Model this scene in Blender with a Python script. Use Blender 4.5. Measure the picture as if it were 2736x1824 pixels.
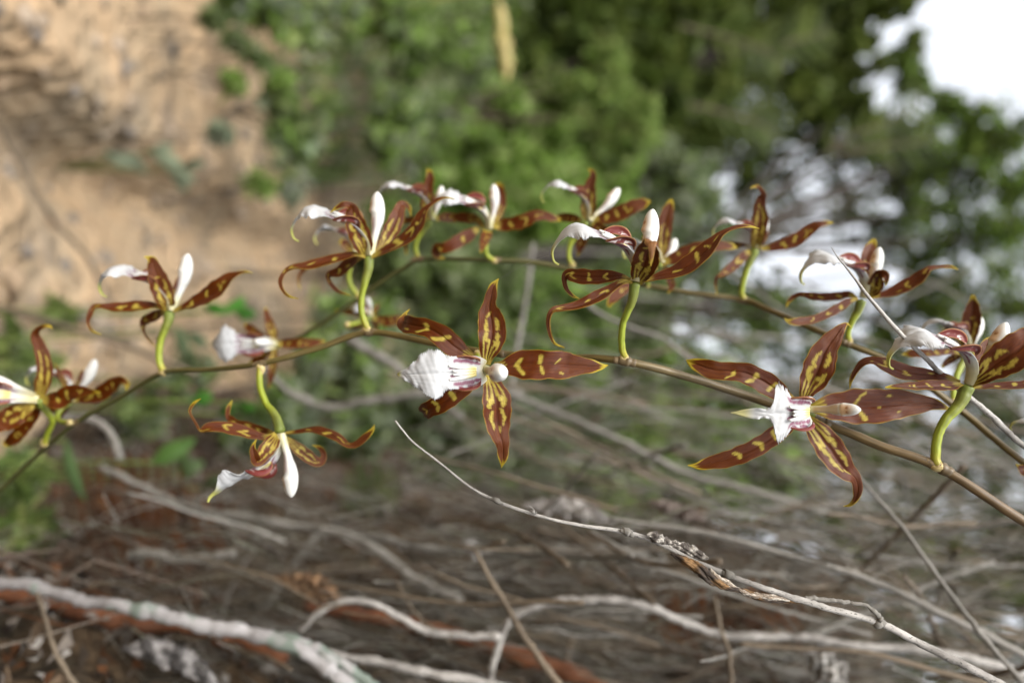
import bpy, math, random
import numpy as np
from mathutils import Vector, noise as mnoise

for o in list(bpy.data.objects):
    bpy.data.objects.remove(o)
sc = bpy.context.scene
col = sc.collection

# ------------------------------------------------------------------ camera
# The photograph was taken with the camera turned upright: picture-right is the real "up".
CAM = Vector((0.0, 0.0, 0.62))
cd = bpy.data.cameras.new('camera')
cam = bpy.data.objects.new('camera', cd)
col.objects.link(cam)
cam.location = CAM
from mathutils import Matrix
cam.rotation_euler = Matrix(((0, -1, 0), (0, 0, -1), (1, 0, 0))).to_euler()
cd.sensor_width = 36.0
cd.lens = 28.0
cd.clip_start = 0.01
cd.clip_end = 400.0
cd.dof.use_dof = True
cd.dof.focus_distance = 0.2085
cd.dof.aperture_fstop = 6.2
sc.camera = cam

# ------------------------------------------------------------------ world, sun, exposure
SUN_EL, SUN_AZ = math.radians(52), math.radians(212)   # azimuth from +Y clockwise: behind and left of the camera
world = bpy.data.worlds.new('World')
sc.world = world
world.use_nodes = True
wn = world.node_tree
bg = wn.nodes['Background']
sky = wn.nodes.new('ShaderNodeTexSky')
sky.sky_type = 'NISHITA'
sky.sun_disc = False
sky.sun_elevation = SUN_EL
sky.sun_rotation = SUN_AZ
sky.dust_density = 4.0
hs = wn.nodes.new('ShaderNodeHueSaturation')      # bright overcast: hardly any blue left
hs.inputs['Saturation'].default_value = 0.22
wn.links.new(sky.outputs[0], hs.inputs['Color'])
wn.links.new(hs.outputs[0], bg.inputs['Color'])
bg.inputs['Strength'].default_value = 0.15

sd = bpy.data.lights.new('sun', 'SUN')
sd.energy = 0.85
sd.angle = math.radians(25)
sd.color = (1.0, 0.97, 0.93)
sun = bpy.data.objects.new('sun', sd)
col.objects.link(sun)
sdir = Vector((math.sin(SUN_AZ) * math.cos(SUN_EL), math.cos(SUN_AZ) * math.cos(SUN_EL), math.sin(SUN_EL)))
sun.rotation_euler = sdir.to_track_quat('Z', 'Y').to_euler()
sun.location = (-2, -2, 4)

sc.view_settings.view_transform = 'Standard'
sc.view_settings.look = 'None'
sc.view_settings.gamma = 1.0
sc.view_settings.use_curve_mapping = False
sc.view_settings.exposure = 1.6
sc.cycles.use_denoising = True
sc.cycles.max_bounces = 6
sc.cycles.transmission_bounces = 4
sc.cycles.transparent_max_bounces = 4

# ------------------------------------------------------------------ helpers
F = 28.0 / 36.0 * 2736.0
D2S = 2736.0 / 2352.0


def P(u, v, d):
    """point at depth d (m) seen at photo pixel u, v"""
    return Vector(((v - 912.0) / F * d, d, CAM.z + (u - 1368.0) / F * d))


def Q(u, v, d):
    return P(u * D2S, v * D2S, d)


def tag(o, label=None, cat=None, group=None, kind=None):
    if label: o['label'] = label
    if cat: o['category'] = cat
    if group: o['group'] = group
    if kind: o['kind'] = kind
    return o


def empty(name, loc, parent=None):
    o = bpy.data.objects.new(name, None)
    o.empty_display_size = 0.01
    col.objects.link(o)
    o.location = loc
    if parent: o.parent = parent
    return o


def mesh_obj(name, verts, faces, mats, parent=None, smooth=True, colors=None, uvs=None, mat_idx=None, loc=None):
    verts = np.asarray(verts, dtype=np.float32)
    faces = np.asarray(faces, dtype=np.int32)
    nf, k = faces.shape
    me = bpy.data.meshes.new(name)
    me.vertices.add(len(verts))
    me.vertices.foreach_set('co', verts.ravel())
    me.loops.add(nf * k)
    me.loops.foreach_set('vertex_index', faces.ravel())
    me.polygons.add(nf)
    me.polygons.foreach_set('loop_start', np.arange(0, nf * k, k, dtype=np.int32))
    me.polygons.foreach_set('loop_total', np.full(nf, k, dtype=np.int32))
    if smooth:
        me.polygons.foreach_set('use_smooth', np.ones(nf, dtype=bool))
    if mat_idx is not None:
        me.polygons.foreach_set('material_index', np.asarray(mat_idx, dtype=np.int32))
    if colors is not None:
        ca = me.color_attributes.new('Col', 'FLOAT_COLOR', 'POINT')
        c4 = np.ones((len(verts), 4), dtype=np.float32)
        c4[:, :3] = colors
        ca.data.foreach_set('color', c4.ravel())
    if uvs is not None:
        ul = me.uv_layers.new(name='UVMap')
        uvs = np.asarray(uvs, dtype=np.float32)
        ul.data.foreach_set('uv', uvs[faces.ravel()].ravel())
    me.update(calc_edges=True)
    me.validate()
    for m in (mats if isinstance(mats, (list, tuple)) else [mats]):
        me.materials.append(m)
    o = bpy.data.objects.new(name, me)
    col.objects.link(o)
    if parent: o.parent = parent
    if loc is not None: o.location = loc
    return o


def crom(pts, n):
    """resample control rows with a centripetal-free Catmull-Rom, n samples, arc-even in the first three columns"""
    p = np.asarray(pts, dtype=float)
    if len(p) < 2: return np.repeat(p, n, 0)
    q = np.vstack([2 * p[0] - p[1], p, 2 * p[-1] - p[-2]])
    if q.shape[1] > 3:
        q[0, 3:] = p[0, 3:]; q[-1, 3:] = p[-1, 3:]
    dense = []
    K = 24
    for i in range(len(p) - 1):
        a, b, c, d = q[i], q[i + 1], q[i + 2], q[i + 3]
        t = np.linspace(0, 1, K, endpoint=False)[:, None]
        dense.append(0.5 * ((2 * b) + (-a + c) * t + (2 * a - 5 * b + 4 * c - d) * t ** 2 + (-a + 3 * b - 3 * c + d) * t ** 3))
    dense.append(p[-1:])
    dense = np.vstack(dense)
    seg = np.linalg.norm(np.diff(dense[:, :3], axis=0), axis=1)
    s = np.concatenate([[0], np.cumsum(seg)])
    tt = np.linspace(0, s[-1], n)
    return np.stack([np.interp(tt, s, dense[:, j]) for j in range(dense.shape[1])], 1)


def unit(a):
    return a / np.maximum(np.linalg.norm(a, axis=-1, keepdims=True), 1e-12)


def tube(name, pts, rad, mat, parent=None, origin=None, sides=8, n=None, wob=0.0, seed=0, colors=None, flat=None):
    """pts: list of 3-vectors, rad: list (same length) in m"""
    rows = [list(p) + [r] for p, r in zip(pts, rad)]
    n = n or max(6, len(rows) * 5)
    R = crom(rows, n)
    Cn, r = R[:, :3], np.maximum(R[:, 3], 1e-5)
    rs = np.random.RandomState(seed)
    if wob > 0:
        w = rs.normal(size=(n, 3)); w = (w + np.roll(w, 1, 0) + np.roll(w, -1, 0)) / 3
        Cn = Cn + w * r[:, None] * wob
        r = r * (1 + wob * 0.5 * rs.normal(size=n))
    T = unit(np.gradient(Cn, axis=0))
    up = np.array([0.31, 0.2, 0.93]); up = up - T[0] * up.dot(T[0]); up /= np.linalg.norm(up)
    U = np.zeros_like(T)
    for i in range(n):
        up = up - T[i] * up.dot(T[i]); up /= max(np.linalg.norm(up), 1e-9); U[i] = up
    V = np.cross(T, U)
    ang = np.linspace(0, 2 * math.pi, sides, endpoint=False)
    ring = Cn[:, None, :] + r[:, None, None] * (np.cos(ang)[None, :, None] * U[:, None, :] + np.sin(ang)[None, :, None] * V[:, None, :])
    if flat is not None:
        ring = flat(ring, Cn, U, V, ang)
    verts = ring.reshape(-1, 3)
    L = np.concatenate([[0], np.cumsum(np.linalg.norm(np.diff(Cn, axis=0), axis=1))])
    uv = np.stack([np.repeat(L, sides), np.tile(ang / 6.2832, n)], 1)
    i, j = np.meshgrid(np.arange(n - 1), np.arange(sides), indexing='ij')
    a = (i * sides + j).ravel(); b = (i * sides + (j + 1) % sides).ravel()
    faces = np.stack([a, b, b + sides, a + sides], 1)
    # end caps as degenerate-free fans
    c0, c1 = len(verts), len(verts) + 1
    verts = np.vstack([verts, Cn[:1] - T[:1] * r[0] * 0.3, Cn[-1:] + T[-1:] * r[-1] * 0.5])
    uv = np.vstack([uv, [[0, 0]], [[L[-1], 0]]])
    jj = np.arange(0, sides, 2)
    capA = np.stack([np.full(len(jj), c0), (jj + 2) % sides, (jj + 1) % sides, jj], 1)
    base = (n - 1) * sides
    capB = np.stack([np.full(len(jj), c1), base + jj, base + (jj + 1) % sides, base + (jj + 2) % sides], 1)
    faces = np.vstack([faces, capA, capB])
    cl = None
    if colors is not None:
        cl = np.vstack([np.repeat(colors(L / max(L[-1], 1e-9)), sides, 0), colors(np.array([0.0])), colors(np.array([1.0]))])
    if origin is not None:
        verts = verts - np.array(origin)[None, :]
    return mesh_obj(name, verts, faces, mat, parent, True, cl, uv)


def sm(a, b, x):
    t = np.clip((x - a) / (b - a), 0, 1)
    return t * t * (3 - 2 * t)


def snoise(x, y, seed, f=1.0):
    rs = np.random.RandomState(seed)
    out = 0
    for k in range(6):
        a, b, ph = rs.uniform(-1, 1), rs.uniform(-1, 1), rs.uniform(0, 6.28)
        out = out + np.sin((a * x + b * y) * f * (1 + k * 0.6) + ph) / (1 + k * 0.4)
    return out / 2.6


# ------------------------------------------------------------------ materials
def nt(name):
    m = bpy.data.materials.new(name)
    m.use_nodes = True
    t = m.node_tree
    b = t.nodes['Principled BSDF']
    return m, t, b


def N(t, kind, **kw):
    n = t.nodes.new(kind)
    for k, v in kw.items():
        if k.startswith('_'):
            n.inputs[k[1:].replace('_', ' ')].default_value = v
        else:
            setattr(n, k, v)
    return n


def attr_mat(name, rough=0.5, spec=0.4, transl=0.2, noise_scale=900.0, var=0.25, bump=0.0, stretch=(1, 1, 1), tint=None, uvn=False, coat=0.0, sheen=0.0):
    m, t, b = nt(name)
    L = t.links.new
    at = N(t, 'ShaderNodeAttribute', attribute_name='Col')
    tc = N(t, 'ShaderNodeTexCoord')
    mp = N(t, 'ShaderNodeMapping')
    mp.inputs['Scale'].default_value = stretch
    L(tc.outputs['UV' if uvn else 'Object'], mp.inputs['Vector'])
    nz = N(t, 'ShaderNodeTexNoise', _Scale=noise_scale, _Detail=4.0)
    L(mp.outputs[0], nz.inputs['Vector'])
    mr = N(t, 'ShaderNodeMapRange')
    mr.inputs['From Min'].default_value = 0.3; mr.inputs['From Max'].default_value = 0.7
    mr.inputs['To Min'].default_value = 1 - var; mr.inputs['To Max'].default_value = 1 + var
    L(nz.outputs[0], mr.inputs['Value'])
    mx = N(t, 'ShaderNodeMix', data_type='RGBA', blend_type='MULTIPLY')
    mx.inputs[0].default_value = 1.0
    L(at.outputs['Color'], mx.inputs[6]); L(mr.outputs[0], mx.inputs[7])
    out_c = mx.outputs[2]
    if tint:
        mt = N(t, 'ShaderNodeMix', data_type='RGBA')
        mt.inputs[0].default_value = tint[3]
        mt.inputs[7].default_value = (*tint[:3], 1)
        L(out_c, mt.inputs[6]); out_c = mt.outputs[2]
    L(out_c, b.inputs['Base Color'])
    b.inputs['Roughness'].default_value = rough
    b.inputs['Specular IOR Level'].default_value = spec
    if coat: b.inputs['Coat Weight'].default_value = coat; b.inputs['Coat Roughness'].default_value = 0.35
    if bump:
        bp = N(t, 'ShaderNodeBump', _Strength=bump, _Distance=0.0003)
        L(nz.outputs[0], bp.inputs['Height']); L(bp.outputs[0], b.inputs['Normal'])
    if transl:
        tr = N(t, 'ShaderNodeBsdfTranslucent')
        L(out_c, tr.inputs['Color'])
        ms = N(t, 'ShaderNodeMixShader'); ms.inputs[0].default_value = transl
        L(b.outputs[0], ms.inputs[1]); L(tr.outputs[0], ms.inputs[2])
        L(ms.outputs[0], t.nodes['Material Output'].inputs['Surface'])
    return m


M = {}
M['petal'] = attr_mat('petal_face', rough=0.33, spec=0.28, transl=0.28, noise_scale=1.0, var=0.42, bump=0.5, stretch=(9, 30, 1), uvn=True)
M['petal_back'] = attr_mat('petal_back', rough=0.42, spec=0.25, transl=0.16, noise_scale=1.0, var=0.25, bump=0.35, stretch=(14, 26, 1), uvn=True, tint=(0.30, 0.17, 0.06, 0.35))
M['lip'] = attr_mat('lip_white', rough=0.5, spec=0.35, transl=0.22, noise_scale=700, var=0.05, bump=0.25)
M['column'] = attr_mat('column_wax', rough=0.32, spec=0.5, transl=0.08, noise_scale=500, var=0.05, bump=0.1)
M['pedicel'] = attr_mat('pedicel_green', rough=0.45, spec=0.35, transl=0.05, noise_scale=1.0, var=0.38, bump=0.4, stretch=(120, 11, 1), uvn=True)
M['stem'] = attr_mat('flower_stem', rough=0.45, spec=0.4, transl=0.0, noise_scale=1.0, var=0.35, bump=0.3, stretch=(160, 9, 1), uvn=True)
M['leaf'] = attr_mat('foliage', rough=0.55, spec=0.2, transl=0.5, noise_scale=60, var=0.15)
M['litter'] = attr_mat('litter', rough=0.8, spec=0.2, transl=0.1, noise_scale=250, var=0.35)
M['deadleaf'] = attr_mat('dead_leaf', rough=0.75, spec=0.25, transl=0.08, noise_scale=1.0, var=0.65, bump=0.9, stretch=(40, 6, 1), uvn=True)


def bark(name, c1, c2, speck=(0.02, 0.018, 0.015), rough=0.75, amt=0.5, freq=700.0, lichen=None):
    m, t, b = nt(name)
    L = t.links.new
    tc = N(t, 'ShaderNodeTexCoord')
    mp = N(t, 'ShaderNodeMapping'); mp.inputs['Scale'].default_value = (freq, 7, 1)
    L(tc.outputs['UV'], mp.inputs['Vector'])
    n1 = N(t, 'ShaderNodeTexNoise', _Scale=0.35, _Detail=5.0)
    n2 = N(t, 'ShaderNodeTexNoise', _Scale=1.6, _Detail=3.0)
    L(mp.outputs[0], n1.inputs['Vector']); L(mp.outputs[0], n2.inputs['Vector'])
    n3 = N(t, 'ShaderNodeTexNoise', _Scale=45.0, _Detail=3.0)
    L(tc.outputs['Object'], n3.inputs['Vector'])
    r1 = N(t, 'ShaderNodeValToRGB')
    r1.color_ramp.elements[0].color = (*c1, 1); r1.color_ramp.elements[1].color = (*c2, 1)
    r1.color_ramp.elements[0].position = 0.35; r1.color_ramp.elements[1].position = 0.65
    ad = N(t, 'ShaderNodeMath', operation='ADD'); ad2 = N(t, 'ShaderNodeMath', operation='MULTIPLY_ADD')
    L(n1.outputs[0], ad2.inputs[0]); ad2.inputs[1].default_value = 0.5
    L(n3.outputs[0], ad.inputs[0]); ad.inputs[1].default_value = -0.25
    L(ad.outputs[0], ad2.inputs[2])
    L(ad2.outputs[0], r1.inputs[0])
    r2 = N(t, 'ShaderNodeValToRGB')
    r2.color_ramp.elements[0].position = 0.58; r2.color_ramp.elements[1].position = 0.68
    r2.color_ramp.elements[0].color = (0, 0, 0, 1); r2.color_ramp.elements[1].color = (amt, amt, amt, 1)
    L(n2.outputs[0], r2.inputs[0])
    mx = N(t, 'ShaderNodeMix', data_type='RGBA')
    L(r2.outputs[0], mx.inputs[0]); L(r1.outputs[0], mx.inputs[6]); mx.inputs[7].default_value = (*speck, 1)
    o = mx.outputs[2]
    if lichen:
        n4 = N(t, 'ShaderNodeTexNoise', _Scale=70.0, _Detail=4.0)
        L(tc.outputs['Object'], n4.inputs['Vector'])
        r4 = N(t, 'ShaderNodeValToRGB')
        r4.color_ramp.elements[0].position = 0.52; r4.color_ramp.elements[1].position = 0.6
        L(n4.outputs[0], r4.inputs[0])
        mx2 = N(t, 'ShaderNodeMix', data_type='RGBA')
        L(r4.outputs[0], mx2.inputs[0]); L(o, mx2.inputs[6]); mx2.inputs[7].default_value = (*lichen, 1)
        o = mx2.outputs[2]
    L(o, b.inputs['Base Color'])
    b.inputs['Roughness'].default_value = rough
    b.inputs['Specular IOR Level'].default_value = 0.25
    bp = N(t, 'ShaderNodeBump', _Strength=0.6, _Distance=0.0006)
    L(n1.outputs[0], bp.inputs['Height']); L(bp.outputs[0], b.inputs['Normal'])
    return m


M['twig_pale'] = bark('twig_pale', (0.13, 0.12, 0.107), (0.32, 0.305, 0.28), amt=0.85)
M['twig_grey'] = bark('twig_grey', (0.082, 0.076, 0.064), (0.165, 0.155, 0.136), amt=0.5)
M['twig_brown'] = bark('twig_brown', (0.055, 0.041, 0.027), (0.118, 0.092, 0.063), amt=0.5)
M['branch_lichen'] = bark('branch_lichen', (0.14, 0.13, 0.125), (0.29, 0.28, 0.275), amt=0.45, freq=150, lichen=(0.125, 0.15, 0.125))
M['root_rust'] = bark('root_rust', (0.06, 0.021, 0.009), (0.12, 0.045, 0.018), amt=0.35, freq=150)
M['trunk'] = bark('trunk', (0.028, 0.022, 0.017), (0.06, 0.05, 0.041), amt=0.4, freq=12)


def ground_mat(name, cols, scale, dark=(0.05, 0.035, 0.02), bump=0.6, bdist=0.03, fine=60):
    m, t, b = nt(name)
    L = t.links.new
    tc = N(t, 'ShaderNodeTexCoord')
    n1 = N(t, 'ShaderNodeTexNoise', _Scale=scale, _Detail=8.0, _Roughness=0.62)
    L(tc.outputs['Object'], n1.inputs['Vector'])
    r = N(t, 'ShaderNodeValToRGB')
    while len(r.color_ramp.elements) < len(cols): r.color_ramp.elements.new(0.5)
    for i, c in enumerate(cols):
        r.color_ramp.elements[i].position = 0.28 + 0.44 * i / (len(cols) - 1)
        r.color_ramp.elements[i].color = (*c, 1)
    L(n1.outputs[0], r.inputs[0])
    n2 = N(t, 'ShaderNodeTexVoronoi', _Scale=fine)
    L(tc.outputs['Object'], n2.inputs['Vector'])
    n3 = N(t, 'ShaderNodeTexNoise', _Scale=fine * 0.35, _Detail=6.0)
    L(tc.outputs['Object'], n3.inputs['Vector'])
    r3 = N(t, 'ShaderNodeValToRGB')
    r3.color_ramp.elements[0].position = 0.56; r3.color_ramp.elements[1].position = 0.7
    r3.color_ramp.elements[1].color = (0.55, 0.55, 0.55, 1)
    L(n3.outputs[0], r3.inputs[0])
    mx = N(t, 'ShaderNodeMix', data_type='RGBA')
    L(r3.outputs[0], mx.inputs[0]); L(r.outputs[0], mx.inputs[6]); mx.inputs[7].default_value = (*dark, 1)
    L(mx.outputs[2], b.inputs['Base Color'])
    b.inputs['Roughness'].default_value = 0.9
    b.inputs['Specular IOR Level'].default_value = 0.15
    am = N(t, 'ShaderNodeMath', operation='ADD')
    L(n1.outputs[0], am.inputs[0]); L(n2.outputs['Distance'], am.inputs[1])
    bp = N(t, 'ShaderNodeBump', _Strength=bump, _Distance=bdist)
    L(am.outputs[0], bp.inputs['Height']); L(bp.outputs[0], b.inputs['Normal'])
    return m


M['clay'] = ground_mat('clay', [(0.175, 0.142, 0.10), (0.255, 0.192, 0.122), (0.30, 0.208, 0.122), (0.23, 0.192, 0.145)], 4.5, dark=(0.10, 0.085, 0.073), fine=38)
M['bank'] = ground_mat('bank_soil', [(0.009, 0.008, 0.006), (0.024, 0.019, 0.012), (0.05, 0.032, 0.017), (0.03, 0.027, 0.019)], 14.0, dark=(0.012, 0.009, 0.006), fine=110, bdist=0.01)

# leaf-covered woodland soil beyond the clay
def add_floor(m):
    t = m.node_tree; L = t.links.new
    b = t.nodes['Principled BSDF']
    src = b.inputs['Base Color'].links[0].from_socket
    tc = N(t, 'ShaderNodeTexCoord'); sp = N(t, 'ShaderNodeSeparateXYZ'); L(tc.outputs['Object'], sp.inputs[0])
    nz = N(t, 'ShaderNodeTexNoise', _Scale=2.5, _Detail=5.0); L(tc.outputs['Object'], nz.inputs['Vector'])
    n5 = N(t, 'ShaderNodeTexNoise', _Scale=9.0, _Detail=5.0); L(tc.outputs['Object'], n5.inputs['Vector'])
    a = N(t, 'ShaderNodeMath', operation='MULTIPLY_ADD'); L(nz.outputs[0], a.inputs[0]); a.inputs[1].default_value = 1.4; L(sp.outputs[1], a.inputs[2])
    r = N(t, 'ShaderNodeMapRange'); r.inputs['From Min'].default_value = 3.1; r.inputs['From Max'].default_value = 3.9; L(a.outputs[0], r.inputs[0])
    rx = N(t, 'ShaderNodeMapRange'); rx.inputs['From Min'].default_value = 0.12; rx.inputs['From Max'].default_value = 0.3; L(sp.outputs[0], rx.inputs[0])
    mx = N(t, 'ShaderNodeMath', operation='MAXIMUM'); L(r.outputs[0], mx.inputs[0]); L(rx.outputs[0], mx.inputs[1])
    rr = N(t, 'ShaderNodeValToRGB'); L(n5.outputs[0], rr.inputs[0])
    rr.color_ramp.elements[0].position = .35; rr.color_ramp.elements[1].position = .65
    rr.color_ramp.elements[0].color = (.035, .048, .015, 1); rr.color_ramp.elements[1].color = (.085, .10, .04, 1)
    mc = N(t, 'ShaderNodeMix', data_type='RGBA'); L(mx.outputs[0], mc.inputs[0]); L(src, mc.inputs[6]); L(rr.outputs[0], mc.inputs[7])
    L(mc.outputs[2], b.inputs['Base Color'])


add_floor(M['clay'])

# ------------------------------------------------------------------ the setting: ground, bank
rng = random.Random(11)
nrs = np.random.RandomState(7)


def ground_h(x, y):
    """height of the clay ground (numpy arrays)"""
    h = 0.03 + 0.05 * snoise(x * 1.3, y * 1.3, 3, 2.0) + 0.026 * snoise(x, y, 5, 9.0) + 0.008 * snoise(x, y, 6, 24.0)
    # a stepped clay ledge that runs away from the camera
    e = x + 0.275 + 0.035 * snoise(x * 0.2, y, 8, 5.0)
    h = h + 0.085 * sm(0.025, -0.03, e) * sm(2.6, 1.6, y) - .035 * np.exp(-((e - .05) / .04) ** 2)
    e2 = x + 0.62 + 0.05 * snoise(x * 0.2, y, 9, 4.0)
    h = h + 0.03 * sm(0.03, -0.04, e2) - .01 * np.exp(-((e2 - .06) / .04) ** 2)
    # hillside behind
    h = h + 0.16 * np.maximum(0, y - 2.0) + 0.02 * np.maximum(0, y - 6) ** 1.2
    h = h + 0.25 * np.maximum(0, np.abs(x) - 1.5) * sm(1.5, 5, np.abs(x))
    return h


def axis_grid(lo, hi, mid, fine, n):
    a = np.linspace(-1, 1, n)
    k = 5.5
    g = np.sinh(a * k) / math.sinh(k)
    g = np.where(g < 0, mid + g * (mid - lo), mid + g * (hi - mid))
    return g


gx = axis_grid(-90, 90, -0.35, 0, 300)
gy = axis_grid(-25, 140, 1.2, 0, 320)
GX, GY = np.meshgrid(gx, gy, indexing='ij')
GZ = ground_h(GX, GY)
nx, ny = GX.shape
gi, gj = np.meshgrid(np.arange(nx - 1), np.arange(ny - 1), indexing='ij')
ga = (gi * ny + gj).ravel()
gf = np.stack([ga, ga + ny, ga + ny + 1, ga + 1], 1)
o = mesh_obj('ground', np.stack([GX, GY, GZ], -1).reshape(-1, 3), gf, M['clay'])
tag(o, 'pale orange clay ground with a crumbling ledge', None, kind='structure')


def ground_z(x, y):
    return float(ground_h(np.array([x]), np.array([y]))[0])


def bank_top(y):
    return CAM.z + np.where(y < 0.72, 0.20 + 0.5 * (np.maximum(y, 0.1) - 0.45), np.where(y < 0.88, 0.335 - 0.25 * (y - 0.72), 0.295 - 1.15 * (y - 0.88)))


def bank_x(y, z):
    """face of the dark earth bank on the right of the camera"""
    zz = z - CAM.z
    return (0.205 + 0.045 * snoise(y, zz, 21, 7.0) + 0.034 * snoise(y, zz, 22, 24.0) + 0.006 * snoise(y, zz, 23, 70.0)
            - 0.10 * sm(0.0, -0.6, zz) + 0.05 * sm(-0.05, 0.30, zz) + 0.03 * (y - 0.6))


yy = np.concatenate([np.linspace(-1.2, 0.15, 20), np.linspace(0.17, 1.4, 160), np.linspace(1.42, 3.2, 60)])
tt = np.linspace(0, 1, 110)
BV = np.zeros((len(yy), len(tt), 3))
for i, y in enumerate(yy):
    zt = float(bank_top(np.array([y]))[0]) + 0.03 * math.sin(y * 9) + 0.02 * math.sin(y * 23 + 1)
    zt = max(zt, 0.12)
    tf = np.clip(tt / 0.72, 0, 1)
    z = -0.1 + (zt + 0.1) * tf
    x = bank_x(np.full_like(z, y), z)
    x = x + 0.05 * (1 - sm(1.2, 0.0, np.full_like(z, y - 1.6))) * 0
    tc_ = np.clip((tt - 0.72) / 0.28, 0, 1)
    rise = tc_ ** 1.5
    x = x + 6.0 * rise
    z = z + 0.9 * rise + 0.02 * np.sin(x * 31 + y * 17) * sm(0, 0.05, tc_)
    BV[i, :, 0], BV[i, :, 1], BV[i, :, 2] = x, y, z
na, nb = len(yy), len(tt)
gi, gj = np.meshgrid(np.arange(na - 1), np.arange(nb - 1), indexing='ij')
ga = (gi * nb + gj).ravel()
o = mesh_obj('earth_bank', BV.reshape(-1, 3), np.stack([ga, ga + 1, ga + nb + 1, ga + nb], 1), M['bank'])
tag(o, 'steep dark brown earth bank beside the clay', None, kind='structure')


# ------------------------------------------------------------------ leaves as real geometry
def leaf_cloud(name, centers, size, colset, mat, parent=None, origin=(0, 0, 0), seed=1, updir=(0.0, 0.0, 0.7), aspect=0.42, szvar=0.35, curl=0.25, axis=None):
    rs = np.random.RandomState(seed)
    c = np.asarray(centers)
    n = len(c)
    d = rs.normal(size=(n, 3))
    if axis is not None: d = d * 0.6 + np.array(axis)
    d = unit(d)
    nrm = rs.normal(size=(n, 3)) + np.array(updir) * 1.6
    nrm = unit(nrm - d * np.sum(nrm * d, 1, keepdims=True))
    w = np.cross(nrm, d)
    s = size * np.exp(rs.normal(size=(n, 1)) * szvar)
    v = np.stack([c - d * s * 0.5,
                  c - d * s * 0.05 + w * s * aspect * 0.5 + nrm * s * curl * 0.3,
                  c + d * s * 0.5 - nrm * s * curl * 0.5,
                  c - d * s * 0.05 - w * s * aspect * 0.5 + nrm * s * curl * 0.3], 1).reshape(-1, 3)
    f = np.arange(n * 4).reshape(n, 4)
    cs = np.asarray(colset)
    k = rs.randint(0, len(cs), n)
    cc = cs[k] * np.exp(rs.normal(size=(n, 1)) * 0.22)
    return mesh_obj(name, v - np.array(origin), f, mat, parent, False, np.repeat(cc, 4, 0))


GREEN_BRIGHT = [(0.135, 0.22, 0.038), (0.175, 0.265, 0.06), (0.105, 0.175, 0.03), (0.23, 0.29, 0.10)]
GREEN_YELLOW = [(0.19, 0.24, 0.07), (0.25, 0.29, 0.10), (0.14, 0.20, 0.05)]
GREEN_MID = [(0.095, 0.135, 0.038), (0.13, 0.175, 0.06), (0.065, 0.10, 0.026), (0.19, 0.22, 0.12)]
GREEN_GREY = [(0.17, 0.20, 0.125), (0.125, 0.16, 0.095), (0.22, 0.24, 0.175)]
GREEN_DARK = [(0.055, 0.08, 0.013), (0.08, 0.105, 0.018), (0.038, 0.056, 0.01), (0.105, 0.128, 0.028)]
GREEN_FAR = [(0.06, 0.092, 0.015), (0.085, 0.12, 0.024), (0.115, 0.15, 0.034), (0.04, 0.062, 0.013)]


def clump_points(rs, clumps, n_per, tight=0.33, spread=.45):
    """clumps: list of (Vector, radius)"""
    out = []
    for c, r in clumps:
        k = max(4, int(6))
        sub = np.array(c) + rs.normal(size=(k * 3, 3)) * r * spread
        for sct in sub:
            out.append(sct + rs.normal(size=(max(1, n_per // (k * 3)), 3)) * r * tight)
    return np.vstack(out)


def shrub(name, label, cat, clumps, n_per, size, cols, seed, group=None, stem_r=0.006, root=None, tight=0.30, updir=(0, 0, 0.7), stem_mat='twig_brown', aspect=0.42, limb_parts=False, spread=.6):
    """clumps in display pixels: (u, v, radius px, depth). A stem rises from the ground to the clumps."""
    rs = np.random.RandomState(seed)
    cl = [(Q(u, v, d), r * D2S / F * d) for (u, v, r, d) in clumps]
    cx = sum(c[0].x for c in cl) / len(cl); cy = sum(c[0].y for c in cl) / len(cl)
    if root is None: root = (cx, cy)
    rz = ground_z(*root) - 0.02
    base = Vector((root[0], root[1], rz))
    e = empty(name, base)
    tag(e, label, cat, group)
    # stems: one tube per clump would be many; joined limbs are one part "stem"
    top = max(cl, key=lambda c: c[0].z)
    mid = base.lerp(top[0], 0.55) + Vector((rs.normal() * 0.02, rs.normal() * 0.02, 0))
    tube('stem' if not limb_parts else 'trunk', [base, mid, top[0]], [stem_r, stem_r * 0.7, stem_r * 0.3], M[stem_mat], e, base, sides=8, n=24, wob=0.25, seed=seed)
    for q, (c, r) in enumerate(cl):
        if c is top[0]: continue
        f = 0.35 + 0.4 * rs.rand()
        p0 = base.lerp(mid, f) if f < 1 else mid
        p1 = p0.lerp(c, 0.5) + Vector((0, 0, -0.1 * r))
        tube('branch', [p0, p1, c], [stem_r * 0.55, stem_r * 0.4, stem_r * 0.2], M[stem_mat], e, base, sides=6, n=14, wob=0.25, seed=seed + q)
    pts = clump_points(rs, cl, n_per, tight * (.5 if limb_parts else .78), .72 if limb_parts else spread)
    fo = leaf_cloud('crown' if limb_parts else 'foliage', pts, size, cols, M['leaf'], e, base, seed, updir, aspect)
    fo['kind'] = 'stuff'
    return e

# ------------------------------------------------------------------ orchid flowers
BROWN = np.array([0.086, 0.0165, 0.0005]); MAROON = np.array([0.050, 0.0055, 0.0008]); YEL = np.array([0.40, 0.315, 0.05])
TIP = np.array([0.44, 0.34, 0.02]); EDGE = np.array([0.36, 0.22, 0.018]); RUST = np.array([0.125, 0.035, 0.0012])
ASP = 5.2


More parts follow.
